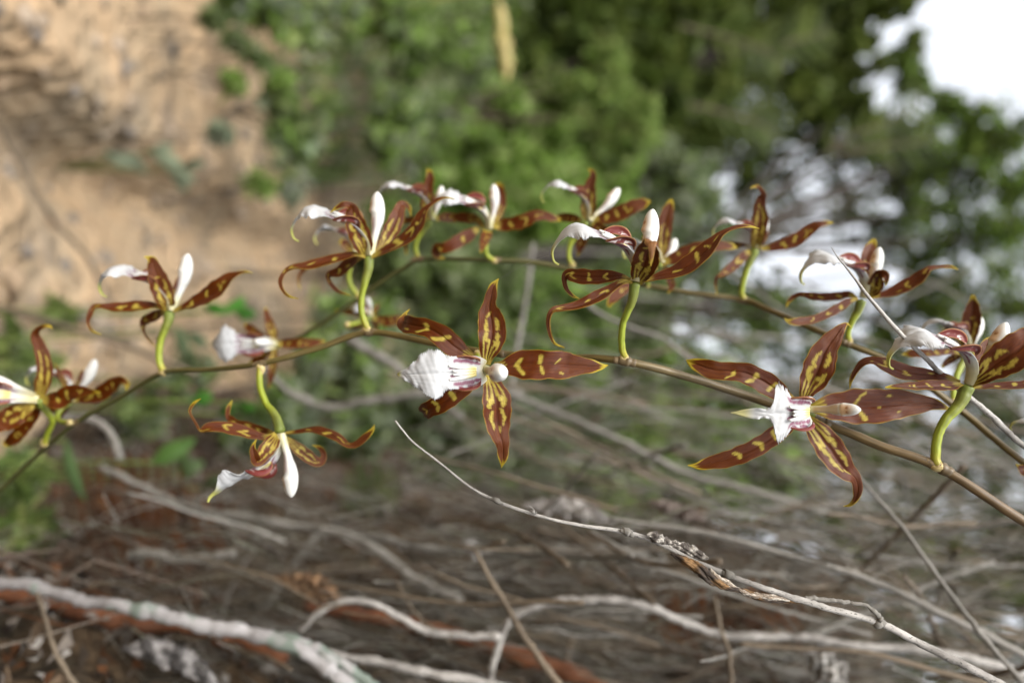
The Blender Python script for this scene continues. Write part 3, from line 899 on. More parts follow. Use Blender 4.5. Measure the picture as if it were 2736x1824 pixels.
# flower A: faces the camera
flower(front, 'brown orchid flower facing forward with broad triangular white lip', Z1, (745, 765), .2135, [
    ('P', [(768, 720, 1, 30), (778, 650, 0, 57), (800, 560, -1, 95, -8), (812, 480, -1, 108, -5), (806, 400, 0, 100), (793, 330, 1, 85, 10), (791, 280, 1.5, 56, 15), (806, 200, 2, 44, 10), (822, 130, 2, 33), (862, 68, 2.5, 2)]),
    ('S', [(830, 740, 1, 35), (900, 742, 0, 52), (1000, 726, -.5, 100), (1100, 724, -1, 113), (1250, 725, -1, 108), (1380, 728, 0, 104), (1430, 730, .3, 82), (1560, 735, 1, 54), (1640, 738, 1.5, 28), (1697, 728, 2, 2)], dict(marks=[(0.24, -0.35, 0.19, 0.1, 0.11), (0.19, 0.1, 0.25, 0.7, 0.1), (0.41, -0.6, 0.4, -0.1, 0.085), (0.405, 0.12, 0.43, 0.65, 0.07), (0.57, -0.5, 0.53, -0.2, 0.03), (0.58, 0.45, 0.6, 0.6, 0.045)])),
    ('P', [(785, 800, 1, 35, 10), (800, 850, .5, 55, 10), (820, 900, 0, 80, 12), (845, 1000, -.5, 113, 12), (850, 1100, 0, 105, 14), (857, 1180, .5, 92, 14), (872, 1260, 1, 72, 14), (890, 1320, 1.5, 52, 10), (895, 1400, 2.5, 42), (893, 1450, 3, 30), (884, 1507, 4, 2)]),
    ('S', [(690, 690, 1, 25), (620, 645, 1, 45), (560, 612, .5, 68), (500, 570, 0, 85), (420, 500, 0, 80), (320, 445, 1, 68), (230, 428, 2.5, 66), (160, 415, 5, 66), (130, 400, 10, 45), (150, 340, 14, 12), (185, 300, 15, 2)], dict(marks=[(0.28, 0.5, 0.3, -0.2, 0.09), (0.3, -0.2, 0.37, -0.75, 0.12), (0.47, 0.4, 0.45, -0.2, 0.085), (0.45, -0.2, 0.52, -0.7, 0.09), (0.62, -0.65, 0.65, -0.5, 0.09)])),
    ('S', [(690, 830, 1.5, 25), (640, 860, 1, 55), (560, 925, 1, 68), (440, 1010, 1.5, 70), (350, 1055, 3, 65), (300, 1080, 6, 60), (285, 1090, 11, 40), (300, 1060, 16, 3)], dict(marks=[(0.46, -0.6, 0.44, 0.0, 0.1), (0.44, 0, 0.47, 0.6, 0.11), (0.62, -0.4, 0.6, 0.0, 0.09), (0.6, 0, 0.64, 0.5, 0.09), (0.28, -0.5, 0.28, 0.6, 0.1)]))],
    [(700, 640), (705, 690, .3), (720, 730, .7), (745, 765)], .2285, 1,
    ((.10, 0, 1), (-1, -.03, .08), LIP_BROAD, 1.02, .5), ((.24, -.01, 1), (-1, 0, .2), 1.05), hi=1.25)

# flower B: faces the camera, column swung to the right
flower(front, 'brown orchid flower facing forward with short winged white lip and long pointed lip tip', Z3, (1010, 735), .2125, [
    ('P', [(1010, 690, 1, 25), (1030, 610, 0, 55), (1070, 530, 0, 95), (1120, 430, -.5, 115), (1150, 340, 0, 108), (1180, 270, .5, 90), (1220, 210, 1, 75), (1265, 150, 1.5, 55), (1310, 95, 2, 28), (1345, 75, 3, 12), (1375, 95, 4, 2)]),
    ('S', [(1060, 730, 1, 30), (1150, 720, 0, 75), (1250, 715, 0, 105), (1400, 712, 0, 134), (1600, 707, 0, 130), (1750, 692, .5, 112), (1880, 692, 1, 80), (2000, 692, 1.5, 50), (2090, 715, 2, 25), (2165, 748, 2.5, 2)], dict(marks=[(0.37, -0.8, 0.31, -0.25, 0.05), (0.31, -0.1, 0.35, 0.75, 0.085), (0.465, 0.05, 0.47, 0.05, 0.06), (0.54, -0.6, 0.55, -0.5, 0.085), (0.58, 0.6, 0.6, 0.6, 0.035)])),
    ('P', [(1020, 790, 1, 30), (1070, 850, .5, 60), (1140, 940, 0, 95, 10), (1205, 1030, 0, 105, 12), (1275, 1130, 0, 100, 12), (1340, 1210, .5, 75, 12), (1405, 1265, 1, 45, 20), (1428, 1340, 2, 37, 10), (1415, 1420, 3, 24), (1370, 1475, 4, 12), (1318, 1485, 5, 2)]),
    ('S', [(940, 680, 1.5, 30), (870, 640, 1, 50), (760, 560, .5, 85), (660, 500, 0, 85), (540, 450, 0, 80), (430, 440, .5, 70), (310, 430, 1, 72), (200, 395, 2, 58), (130, 370, 3, 28), (97, 352, 4, 3)], dict(marks=[(0.4, 0.4, 0.41, -0.1, 0.085), (0.42, -0.3, 0.47, -0.75, 0.11), (0.58, 0.1, 0.58, -0.4, 0.055), (0.58, -0.4, 0.66, -0.75, 0.045), (0.23, 0.5, 0.25, -0.5, 0.09)])),
    ('S', [(950, 800, 1.5, 30), (860, 880, 1, 60), (750, 960, .5, 68), (640, 1030, 0, 68), (520, 1085, 0, 68), (400, 1125, .5, 62), (300, 1145, 1, 52), (200, 1170, 1.5, 32), (110, 1170, 2, 3)], dict(marks=[(0.42, 0.65, 0.37, 0.1, 0.11), (0.37, 0.1, 0.39, -0.6, 0.1), (0.61, 0.5, 0.575, 0, 0.085), (0.575, 0, 0.59, -0.4, 0.085), (0.24, -0.5, 0.24, 0.6, 0.1)]))],
    [(1080, 790), (1060, 770, .3), (1030, 750, .7), (1010, 735)], .220, 2,
    ((.06, 0, 1), (-1, 0, .06), LIP_FLAT, .98, .45), ((.62, .05, .68), (-.6, 0, .75), .78), hi=1.25)

# flower C: side view, top middle
flower(front, 'brown orchid flower in side view on a long green stalk, white column upright above a hooked lip', Z2, (755, 922), .208, [
    ('P', [(775, 925, 0, 40), (800, 860, -4, 75), (835, 780, -8, 98), (855, 700, -11, 95), (868, 645, -13.5, 72), (880, 618, -15.5, 48), (886, 650, -16.8, 32), (885, 730, -16.5, 17), (880, 800, -15.5, 2)]),
    ('S', [(800, 915, 0, 12, 30), (870, 903, -1, 16, 45), (960, 875, -2, 34, 50), (1060, 850, -3, 48, 50), (1160, 800, -4, 62, 45), (1260, 722, -4.5, 66, 40), (1345, 632, -5, 48, 40), (1420, 555, -5, 22, 50), (1520, 508, -5, 13, 50), (1620, 497, -5, 11, 40), (1705, 515, -4, 2)]),
    ('P', [(760, 915, 1, 30), (780, 850, 4, 55), (800, 760, 8, 60), (815, 690, 11, 40), (820, 640, 13, 3)]),
    ('S', [(735, 915, 2, 10, -50), (660, 882, 3, 22, -45), (560, 882, 4, 45, -35), (430, 888, 5, 56, -30), (320, 878, 6, 54, -25), (250, 868, 7, 42, -20), (222, 905, 8, 22, 0), (240, 975, 9, 16), (285, 1025, 9.5, 13), (338, 1050, 10, 2)]),
    ('S', [(735, 922, -1, 10, -50), (660, 925, -2, 20, -50), (560, 985, -4, 35, -50), (450, 1050, -6, 42, -50), (320, 1105, -7, 32, -55), (200, 1125, -8, 20, -60), (130, 1140, -8.5, 20, -40), (100, 1210, -9, 16, -30), (110, 1310, -9.5, 13, -20), (150, 1390, -10, 9, -10), (222, 1422, -10.5, 2)])],
    [(690, 1510), (665, 1440), (658, 1340), (668, 1240), (695, 1165), (730, 1090), (748, 1020), (757, 930)], .216, 3,
    ((.02, 1, .42), (-1, .05, .12), LIP, 1.06), ((.23, .97, .05), (-1, .2, 0)), hi=1.25, ped_r=.00098)

# flower D
flower(front, 'brown orchid flower in side view with two upright petals, tips folded over, beside the clay', Z4, (985, 912), .245, [
    ('P', [(970, 900, 0, 45), (945, 820, -3, 88), (900, 700, -5, 108), (860, 600, -7, 100), (835, 500, -8, 75), (822, 432, -9, 55), (800, 405, -10, 35), (740, 395, -11, 28), (670, 430, -11, 18), (603, 480, -11, 2)]),
    ('P', [(1030, 910, 1, 30), (1110, 830, 3, 50), (1190, 700, 5, 75), (1255, 570, 6, 80), (1295, 450, 7, 58), (1315, 400, 8, 42), (1360, 400, 9, 28), (1395, 440, 9.5, 18), (1412, 515, 10, 2)]),
    ('S', [(1020, 920, -1, 20, 40), (1120, 870, -2, 30, 45), (1250, 800, -3, 50, 45), (1380, 720, -4, 60, 40), (1480, 600, -5, 62, 35), (1520, 500, -5, 45, 40), (1580, 420, -5, 20, 50), (1680, 350, -5, 15, 50), (1760, 328, -5, 10, 30), (1848, 345, -5, 2)]),
    ('S', [(960, 920, -1, 15, -50), (850, 895, -2, 22, -55), (700, 930, -3, 40, -50), (550, 970, -4, 45, -50), (380, 1010, -5, 38, -50), (250, 1020, -6, 25, -60), (160, 1060, -6, 20, -40), (110, 1150, -7, 20, -20), (125, 1240, -7, 16), (190, 1310, -8, 12), (288, 1337, -8, 2)]),
    ('S', [(940, 925, 2, 15, -40), (860, 950, 4, 40, -40), (780, 1000, 6, 58, -35), (690, 1070, 7, 48, -30), (600, 1090, 8, 35, -20), (590, 1140, 8.5, 22), (630, 1210, 9, 22), (700, 1270, 9.5, 15), (820, 1305, 10, 2)])],
    [(990, 1660), (945, 1560), (915, 1440), (922, 1300), (958, 1150), (985, 1040), (990, 925)], .2455, 4,
    ((.0, 1, .40), (-1, .05, .1), LIP, 1.08), ((.14, .98, .05), (-1, 0, 0), 1.02), ped_r=.00105)

# flower E
flower(front, 'brown orchid flower in side view with a white column, standing alone over pale clay', Z6, (945, 785), .264, [
    ('P', [(940, 785, 0, 45), (910, 700, -3, 85), (862, 560, -5, 100), (822, 450, -7, 92), (790, 350, -8, 62), (770, 285, -9, 50), (740, 260, -10, 25), (690, 245, -11, 3)]),
    ('S', [(985, 785, -1, 15, 40), (1080, 745, -2, 30, 40), (1200, 700, -3, 55, 40), (1330, 630, -4, 75, 35), (1450, 540, -5, 75, 30), (1530, 460, -5, 50, 35), (1620, 415, -5, 22, 40), (1700, 395, -5, 12, 30), (1775, 405, -5, 2)]),
    ('S', [(905, 780, -1, 12, -50), (800, 735, -2, 28, -45), (680, 735, -3, 45, -40), (520, 750, -4, 50, -40), (380, 750, -5, 42, -40), (270, 740, -6, 22, -50), (190, 750, -6, 25, -40), (150, 820, -7, 25, -20), (130, 900, -7, 14), (170, 980, -8, 12), (262, 1022, -8, 2)]),
    ('S', [(890, 800, 3, 25, -30), (820, 830, 5, 50, -20), (720, 870, 6, 45, -10), (680, 910, 7, 32), (690, 1000, 8, 10), (740, 1080, 9, 8), (805, 1140, 10, 2)]),
    ('P', [(960, 780, 2, 25), (985, 680, 6, 40), (1030, 540, 9, 45), (1080, 420, 11, 30), (1110, 370, 12, 2)])],
    [(895, 1405), (850, 1320), (838, 1200), (855, 1080), (890, 980), (925, 900), (945, 800)], .264, 5,
    ((.0, 1, .35), (-1, .1, .05), LIP, 1.05), ((.30, .95, 0), (-1, 0, 0), 1.02), hi=.8, ped_r=.00115)

# flower F hangs down
flower(front, 'brown orchid flower hanging below the stem, its white column pointing to the dry litter', Z5, (930, 890), .238, [
    ('S', [(890, 900, 0, 15, -30), (800, 930, -1, 25, -30), (700, 912, -2, 42, -30), (550, 868, -3, 55, -30), (400, 840, -4, 50, -30), (270, 840, -5, 40, -30), (195, 868, -5, 15), (150, 800, -5, 9), (102, 720, -5, 9), (97, 670, -5, 12), (140, 610, -5, 13), (195, 575, -5, 2)]),
    ('S', [(870, 900, 3, 20), (800, 880, 5, 35), (720, 860, 6, 42), (620, 820, 7, 35), (540, 800, 8, 25), (480, 765, 9, 30), (447, 735, 9.5, 22), (455, 660, 10, 20), (490, 585, 11, 2)]),
    ('S', [(980, 895, 0, 10, 40), (1100, 880, -1, 18, 50), (1250, 865, -2, 28, 50), (1370, 895, -3, 40, 45), (1470, 940, -4, 40, 45), (1560, 1005, -5, 25, 40), (1640, 1000, -5, 30, 20), (1730, 930, -5, 33, 10), (1790, 870, -5, 20), (1815, 815, -5, 2)]),
    ('P', [(910, 910, -1, 40), (860, 980, -4, 68), (800, 1060, -6, 72), (752, 1130, -8, 55), (722, 1160, -9.5, 45), (700, 1110, -11, 42), (682, 1030, -12, 25), (715, 950, -12, 2)]),
    ('P', [(990, 940, 1, 25), (1080, 1020, 2, 50), (1170, 1090, 3, 58), (1250, 1150, 4, 50), (1320, 1160, 5, 35), (1342, 1090, 6, 25), (1300, 1030, 7, 18), (1235, 1005, 7, 3)])],
    [(748, 262), (742, 400), (758, 500), (808, 620), (870, 700), (915, 790), (935, 880)], .246, 6,
    ((.05, -1, .3), (-1, -.05, .05), LIP_DROOP, 1.0), ((.20, -.97, .1), (-1, 0, 0), 1.0), ped_r=.00105)

# flower G, right edge
flower(front, 'brown orchid flower with a frayed white lip crossed by the bare pale twig', Z7, (1115, 838), .2105, [
    ('P', [(1140, 830, -1, 30), (1230, 765, -4, 68), (1330, 685, -6, 112), (1450, 605, -8, 135), (1556, 525, -9, 125), (1650, 440, -9, 80), (1740, 370, -9, 3)]),
    ('S', [(1150, 850, 0, 15, 55), (1300, 850, -1, 22, 60), (1450, 845, -2, 30, 55), (1600, 835, -3, 30, 55), (1800, 790, -4, 10, 40), (1900, 780, -4, 2)]),
    ('S', [(1060, 815, 2, 12, -40), (980, 785, 3, 25, -45), (880, 768, 4, 38, -40), (740, 757, 5, 52, -40), (600, 732, 6, 60, -40), (480, 682, 7, 48, -40), (390, 648, 8, 32, -30), (310, 662, 8.5, 26, -30), (250, 730, 9, 20, -20), (215, 800, 9.5, 14), (205, 862, 10, 3)]),
    ('S', [(1070, 828, -1, 15, -50), (980, 842, -2, 38, -50), (850, 845, -3, 40, -55), (700, 850, -4, 28, -60), (580, 850, -5, 18, -60), (480, 855, -5, 4, -50)]),
    ('P', [(1120, 835, 1, 30), (1190, 720, 6, 55), (1240, 600, 9, 55), (1280, 500, 11, 35), (1300, 460, 12, 3)])],
    [(895, 1475), (868, 1410), (876, 1300), (900, 1190), (960, 1090), (1040, 1005), (1085, 925), (1110, 850)], .209, 7,
    ((.0, 1, .45), (-1, .08, .08), LIP, 1.1), ((.48, .87, .1), (-1, .3, 0), .98), hi=1.2, ped_r=.0013)

# flowers N and O at the lower end of the front spray
flower(front, 'brown orchid flower at the thin end of the spray, white column leaning sideways, one upright petal', Z9, (385, 920), .27, [
    ('P', [(385, 920, 0, 40), (420, 780, -2, 70), (448, 640, -3, 72), (430, 500, -4, 66), (390, 380, -5, 56), (352, 290, -6, 42), (372, 230, -7, 25), (430, 195, -8, 20), (490, 190, -8, 14), (522, 215, -8, 3)]),
    ('S', [(430, 930, 0, 30), (520, 930, -1, 80), (600, 920, -1, 88), (700, 855, -2, 80), (820, 842, -3, 56), (900, 845, -4, 33), (1000, 850, -5, 3)]),
    ('P', [(340, 970, -1, 30), (260, 1005, -2, 80), (150, 1080, -3, 108), (40, 1140, -4, 100), (-60, 1190, -5, 60), (-150, 1220, -5, 3)]),
    ('S', [(370, 960, 2, 25), (330, 1080, 4, 55), (150, 1300, 6, 60), (60, 1365, 8, 30), (90, 1390, 8, 3)]),
    ('S', [(340, 900, 2, 25), (200, 880, 4, 50), (60, 900, 6, 55), (-80, 940, 8, 30), (-130, 950, 8, 3)])],
    [(440, 1375), (470, 1270), (520, 1160), (500, 1090), (440, 1010), (390, 930)], .2815, 8,
    ((-.35, .25, .9), (-.9, -.1, -.4)), ((-.82, .42, .45), (-.3, -.4, .8), 1.0), hi=.7, ped_r=.001)
flower(front, 'brown orchid flower just behind the leaning one at the thin end, petal tip hooked', Z9, (700, 930), .289, [
    ('S', [(720, 930, 0, 20), (850, 910, -1, 48), (980, 880, -2, 70), (1080, 805, -3, 72), (1160, 745, -4, 56), (1220, 732, -5, 38), (1270, 770, -5, 23), (1258, 825, -5, 6)]),
    ('P', [(690, 900, -1, 20), (640, 760, -3, 28), (590, 660, -4, 24), (550, 560, -5, 3)]),
    ('P', [(730, 900, 2, 25), (800, 760, 5, 40), (840, 660, 8, 35), (860, 600, 9, 3)]),
    ('S', [(670, 940, 1, 20), (600, 990, 2, 45), (520, 1010, 3, 45), (440, 1000, 4, 20)]),
    ('S', [(690, 950, 1, 20), (640, 1020, 3, 35), (600, 1080, 5, 25), (580, 1110, 6, 3)])],
    [(705, 1150), (610, 1140), (570, 1110), (600, 1020), (690, 940)], .279, 9,
    ((.1, .95, .1), (-.8, .3, 0), LIP, .8), ((.52, .85, 0), (-1, 0, 0), .9), hi=.7, ped_r=.0009)

# ------------------------------------------------------------------ back spray flowers
flower(back, 'blurred brown orchid flower with a large white lip and a long barred sepal, over bright green shrubs', Z8, (1340, 810), .285, [
    ('P', [(1360, 800, 2, 30), (1450, 660, 5, 50), (1505, 520, 7, 55), (1500, 400, 8, 58), (1470, 320, 9, 72), (1450, 265, 9.5, 55), (1405, 260, 10, 3)]),
    ('S', [(1400, 770, -1, 30), (1500, 760, -1, 72), (1650, 740, -2, 82), (1800, 700, -3, 86), (1920, 640, -3.5, 70), (2050, 640, -3, 58), (2150, 670, -2, 45), (2230, 690, -1, 22), (2240, 720, 0, 3)]),
    ('S', [(1220, 800, 0, 30), (1120, 870, -1, 72), (1000, 940, -2, 82), (880, 1010, -3, 76), (780, 1050, -3, 68), (705, 1052, -2, 66), (672, 1100, 0, 48), (720, 1160, 2, 36), (790, 1180, 3, 5)]),
    ('S', [(1330, 830, -1, 60), (1310, 900, -3, 68), (1280, 980, -5, 52), (1255, 1060, -7, 28), (1240, 1110, -8, 3)]),
    ('P', [(1280, 790, 0, 30), (1200, 690, 2, 50), (1080, 670, 3, 66), (950, 660, 4, 52), (850, 660, 5, 3)])],
    [(1435, 1205), (1360, 1172), (1312, 1110), (1308, 1000), (1325, 900), (1335, 830)], .2885, 10,
    ((.0, .80, .55), (-1, .15, .1), LIP, .95), ((.12, .95, .25), (-1, 0, .2), .82), hi=.8, ped_r=.0009)
flower(back, 'blurred brown orchid flower half hidden behind the long curved sepal tip, one broad upright petal', Z8, (620, 690), .291, [
    ('P', [(610, 690, 0, 40), (582, 560, -2, 88), (572, 420, -4, 80), (582, 280, -5, 66), (605, 170, -6, 52), (592, 90, -7, 38), (560, 60, -8, 3)]),
    ('S', [(680, 680, 0, 30), (800, 660, 1, 55), (920, 670, 2, 52), (1040, 665, 3, 38), (1120, 690, 4, 3)]),
    ('S', [(560, 700, 0, 15), (450, 690, 1, 38), (300, 700, 3, 38), (200, 760, 4, 20), (150, 850, 4, 3)]),
    ('S', [(620, 710, 2, 20), (560, 780, 4, 40), (450, 820, 6, 38), (330, 880, 8, 25), (300, 1000, 9, 28), (310, 1130, 10, 8)]),
    ('P', [(630, 680, 2, 25), (660, 560, 6, 40), (680, 440, 8, 40), (700, 360, 10, 3)])],
    [(470, 1185), (432, 1090), (442, 960), (520, 830), (605, 720)], .2935, 11,
    ((.0, 1, .3), (-1, .05, .0), LIP, .95), ((.28, .95, -.1), (-1, 0, 0), .68), hi=.7, ped_r=.0009)
flower(back, 'blurred brown orchid flower with erect hooked petal against bright green bush, white column tilted', Z2, (400, 450), .285, [
    ('P', [(400, 450, 0, 35), (402, 360, -2, 58), (410, 270, -3, 56), (416, 190, -4, 43), (440, 120, -5, 25), (430, 80, -6, 19), (400, 60, -6, 3)]),
    ('S', [(440, 450, 0, 20), (540, 430, -1, 48), (640, 400, -2, 58), (740, 350, -3, 52), (830, 320, -3, 38), (880, 310, -3, 4)]),
    ('S', [(350, 450, 1, 20), (280, 435, 2, 33), (200, 430, 4, 30), (120, 450, 6, 3)]),
    ('S', [(440, 470, -1, 25), (500, 520, -3, 42), (560, 545, -5, 28), (590, 550, -6, 3)]),
    ('S', [(390, 480, 2, 20), (370, 560, 4, 35), (345, 640, 6, 38), (325, 720, 8, 5)])],
    [(295, 800), (258, 740), (266, 640), (320, 560), (390, 470)], .2875, 12,
    ((.1, .8, .3), (-1, .12, -.1), LIP, .85), ((.68, .70, -.1), (-1, .5, 0), .85), hi=.7, ped_r=.0009)
flower(back, 'blurred brown orchid flower peeping out behind the upright white column, pink-backed sepal', Z2, (960, 775), .268, [
    ('P', [(965, 770, 2, 20), (975, 650, 3, 42), (987, 500, 3, 56), (1006, 400, 3, 48), (1030, 320, 3, 27), (1042, 288, 3, 3)]),
    ('S', [(960, 775, 0, 20), (1050, 745, -1, 43), (1160, 700, -2, 58), (1280, 662, -3, 52), (1400, 645, -2, 38), (1500, 652, -1, 23), (1540, 665, 0, 3)]),
    ('S', [(940, 800, 1, 15), (820, 880, 0, 30), (720, 945, -1, 40), (640, 1000, -2, 42), (582, 1060, -3, 33), (562, 1098, -3, 18), (575, 1110, -2, 3)]),
    ('S', [(975, 790, 3, 18), (1010, 860, 4, 28), (1040, 945, 4, 27), (1012, 1010, 4, 3)]),
    ('P', [(940, 770, 3, 20), (880, 700, 5, 40), (840, 620, 7, 35), (820, 570, 8, 3)])],
    [(865, 955), (852, 915), (890, 850), (955, 785)], .2845, 13,
    ((.0, .7, -.4), (-1, .1, -.2), LIP, .6), ((.45, .65, -.6), (-1, 0, 0), .72), hi=.7, ped_r=.0008)
flower(back, 'blurred brown orchid flower with hooked upright petal before white sky gaps', Z11, (690, 890), .278, [
    ('P', [(690, 890, 0, 50), (710, 780, -3, 78), (740, 620, -5, 92), (746, 500, -6, 86), (742, 400, -7, 63), (762, 310, -8, 52), (785, 270, -9, 34), (755, 200, -10, 22), (700, 165, -11, 17), (630, 185, -12, 3)]),
    ('S', [(760, 890, 0, 25), (900, 870, -1, 52), (1050, 830, -2, 72), (1200, 760, -3, 78), (1320, 670, -4, 66), (1430, 610, -5, 43), (1530, 590, -5, 24), (1600, 590, -5, 4)]),
    ('S', [(630, 910, 0, 25), (560, 970, -1, 50), (470, 1060, -2, 58), (380, 1130, -3, 52), (300, 1190, -4, 33), (240, 1222, -4, 18), (225, 1300, -3, 15), (240, 1420, -2, 5)]),
    ('S', [(620, 860, 1, 15), (540, 845, 3, 20), (430, 852, 5, 42), (300, 852, 6, 43), (200, 855, 7, 38), (100, 860, 8, 5)]),
    ('P', [(720, 880, 2, 25), (770, 780, 5, 45), (800, 680, 8, 45), (820, 600, 10, 3)])],
    [(575, 1490), (530, 1420), (543, 1300), (580, 1150), (640, 1010), (690, 905)], .28, 14,
    ((.0, 1, .3), (-1, .12, -.1), LIP, .72), ((.34, .93, -.1), (-1, 0, 0), .62), hi=.8, ped_r=.00105)
flower(back, 'blurred brown orchid flower in front of bright sky gaps, crossed by the tip of a pale twig', Z12, (1060, 858), .252, [
    ('P', [(1090, 830, 3, 30), (1080, 650, 6, 58), (1092, 450, 8, 53), (1130, 330, 9, 66), (1180, 230, 10, 52), (1205, 165, 10, 20)]),
    ('P', [(1120, 830, -1, 40), (1190, 760, -3, 75), (1225, 680, -5, 88), (1245, 610, -7, 72), (1285, 575, -9, 55), (1335, 590, -10, 42), (1345, 650, -10, 25), (1330, 712, -9, 4)]),
    ('S', [(1140, 850, 0, 20, 20), (1280, 820, -1, 35, 40), (1420, 785, -2, 58, 40), (1560, 720, -3, 72, 40), (1700, 640, -4, 72, 35), (1790, 560, -5, 48, 35), (1850, 510, -5, 26, 40), (1980, 490, -5, 17, 30), (2100, 492, -5, 19), (2180, 525, -5, 3)]),
    ('S', [(1000, 850, 1, 15), (900, 808, 2, 38), (780, 830, 3, 48), (620, 840, 4, 50), (480, 830, 5, 43), (350, 807, 6, 26), (260, 840, 7, 27), (200, 900, 7, 21), (180, 965, 7, 4)]),
    ('S', [(1010, 860, -1, 15), (900, 892, -2, 38), (800, 960, -3, 52), (650, 1040, -4, 48), (500, 1100, -5, 46), (350, 1122, -6, 48), (260, 1130, -7, 42), (190, 1118, -7, 19), (155, 1085, -7, 3)])],
    [(915, 1365), (893, 1290), (905, 1215), (950, 1110), (1010, 1000), (1050, 885)], .256, 15,
    ((.02, 1, .4), (-1, -.02, .1), LIP, 1.04), ((.27, .95, .12), (-1, .2, 0), .86), hi=.9, ped_r=.00105)
flower(back, 'blurred orchid flower facing forward over pale clay, white lip like a shield', Z10, (785, 560), .305, [
    ('P', [(785, 540, 0, 25), (760, 440, -1, 56), (732, 350, -1, 48), (710, 270, 0, 34), (692, 200, 1, 24), (690, 165, 2, 3)]),
    ('S', [(820, 560, 0, 25), (900, 560, 0, 48), (1050, 555, 0, 52), (1180, 550, 1, 48), (1270, 540, 2, 30), (1340, 535, 3, 3)]),
    ('S', [(760, 530, 1, 20), (640, 470, 0, 34), (540, 405, 1, 43), (485, 370, 2, 33), (470, 340, 3, 3)]),
    ('P', [(780, 600, 0, 25), (772, 700, 0, 48), (752, 850, 0, 43), (740, 950, 1, 27), (715, 1050, 2, 3)]),
    ('S', [(760, 600, 1, 20), (680, 660, 1, 48), (600, 730, 2, 56), (530, 780, 3, 28)])],
    [(830, 590), (810, 580), (795, 570), (785, 560)], .314, 16,
    ((.0, .0, 1), (-1, 0, .0), LIP, 1.0), ((-.18, .05, 1), (-1, 0, 0), .8), hi=.6, ped_r=.0009)
flower(back, 'small dim orchid flower low behind the front stem joint, yellow-barred sepal spread wide', Z10, (1830, 262), .318, [
    ('S', [(1860, 280, 0, 25), (1960, 310, 0, 52), (2060, 310, 0, 56), (2200, 290, 1, 40), (2300, 280, 2, 3)]),
    ('S', [(1790, 260, 0, 20), (1680, 230, 1, 30), (1560, 207, 2, 34), (1440, 200, 3, 4)]),
    ('P', [(1840, 250, 0, 25), (1882, 180, 0, 30), (1920, 120, 1, 3)]),
    ('P', [(1800, 290, 1, 20), (1700, 360, 2, 32), (1570, 400, 3, 5)]),
    ('S', [(1840, 280, 1, 20), (1880, 360, 2, 35), (1900, 430, 3, 4)])],
    [(1560, 360), (1640, 345), (1740, 310), (1825, 268)], .308, 17,
    ((.0, .5, .8), (-1, .3, .1), LIP, .35), ((-.1, .8, .5), (-1, 0, 0), .45), hi=.55, ped_r=.0008)
flower(back, 'dim orchid flower mostly hidden behind the side-view flower, showing a white lip over clay', Z4, (845, 885), .30, [
    ('P', [(835, 880, 0, 20), (790, 830, -2, 42), (742, 780, -3, 42), (700, 760, -4, 22)]),
    ('S', [(800, 890, 0, 15), (600, 940, 2, 30), (400, 1000, 3, 30), (310, 1080, 4, 18), (290, 1150, 4, 13), (310, 1250, 4, 3)]),
    ('S', [(870, 890, 0, 20), (960, 860, 1, 45), (1080, 800, 2, 50), (1200, 760, 3, 30), (1260, 770, 3, 3)]),
    ('P', [(860, 880, 1, 20), (880, 780, 4, 40), (890, 700, 6, 40), (900, 620, 8, 3)]),
    ('S', [(850, 900, 1, 20), (800, 960, 3, 40), (740, 1010, 5, 35), (700, 1040, 6, 3)])],
    [(905, 1320), (850, 1260), (795, 1160), (798, 1040), (830, 940), (845, 890)], .3025, 18,
    ((.0, 1, .0), (-1, -.35, .0), LIP, .72), ((.3, .9, -.1), (-1, 0, 0), .6), hi=.6, ped_r=.0009)
flower(back, 'blurred orchid flower behind the frayed-lip flower, orange-brown petal upright', Z7, (1120, 580), .262, [
    ('P', [(1130, 560, 0, 30), (1140, 430, -1, 52), (1150, 320, -2, 66), (1160, 220, -3, 43), (1160, 140, -4, 13)]),
    ('S', [(1060, 580, 0, 20), (950, 577, 0, 25), (800, 590, 0, 30), (680, 592, 1, 33), (610, 600, 2, 4)]),
    ('P', [(1090, 540, 1, 20), (1035, 440, 1, 43), (985, 402, 2, 28), (920, 400, 2, 4)]),
    ('S', [(1070, 600, 1, 15), (985, 640, 2, 30), (920, 700, 2, 12)]),
    ('S', [(1160, 590, 1, 20), (1260, 600, 2, 45), (1380, 570, 3, 40), (1460, 540, 4, 3)])],
    [(1035, 1000), (1008, 930), (1035, 760), (1115, 600)], .2465, 19,
    ((.0, 1, .0), (-1, -.05, .0), LIP, .75), ((.4, .9, -.1), (-1, 0, 0), .65), hi=.6, ped_r=.0009)
flower(back, 'orchid flower near the upper end of the blurred spray, only an orange petal tip showing', Z7, (1740, 1440), .236, [
    ('S', [(1720, 1450, 0, 20), (1640, 1480, 0, 65), (1560, 1490, 1, 50), (1495, 1452, 1, 4)]),
    ('P', [(1750, 1420, 0, 20), (1780, 1320, 1, 55), (1790, 1220, 2, 3)]),
    ('S', [(1760, 1440, 0, 20), (1880, 1420, 1, 60), (2000, 1400, 2, 3)]),
    ('S', [(1720, 1420, 2, 20), (1650, 1380, 3, 40), (1600, 1300, 4, 3)]),
    ('P', [(1740, 1460, 0, 20), (1760, 1560, 1, 55), (1780, 1660, 2, 3)])],
    [(1640, 1500), (1670, 1490), (1710, 1460), (1740, 1440)], .2385, 20,
    ((.2, .6, .6), (-.6, .7, .0), LIP, .7), ((.5, .6, .5), (-1, 0, 0), .7), hi=.6, ped_r=.0009)

# ------------------------------------------------------------------ dry twigs and branches
TW = []


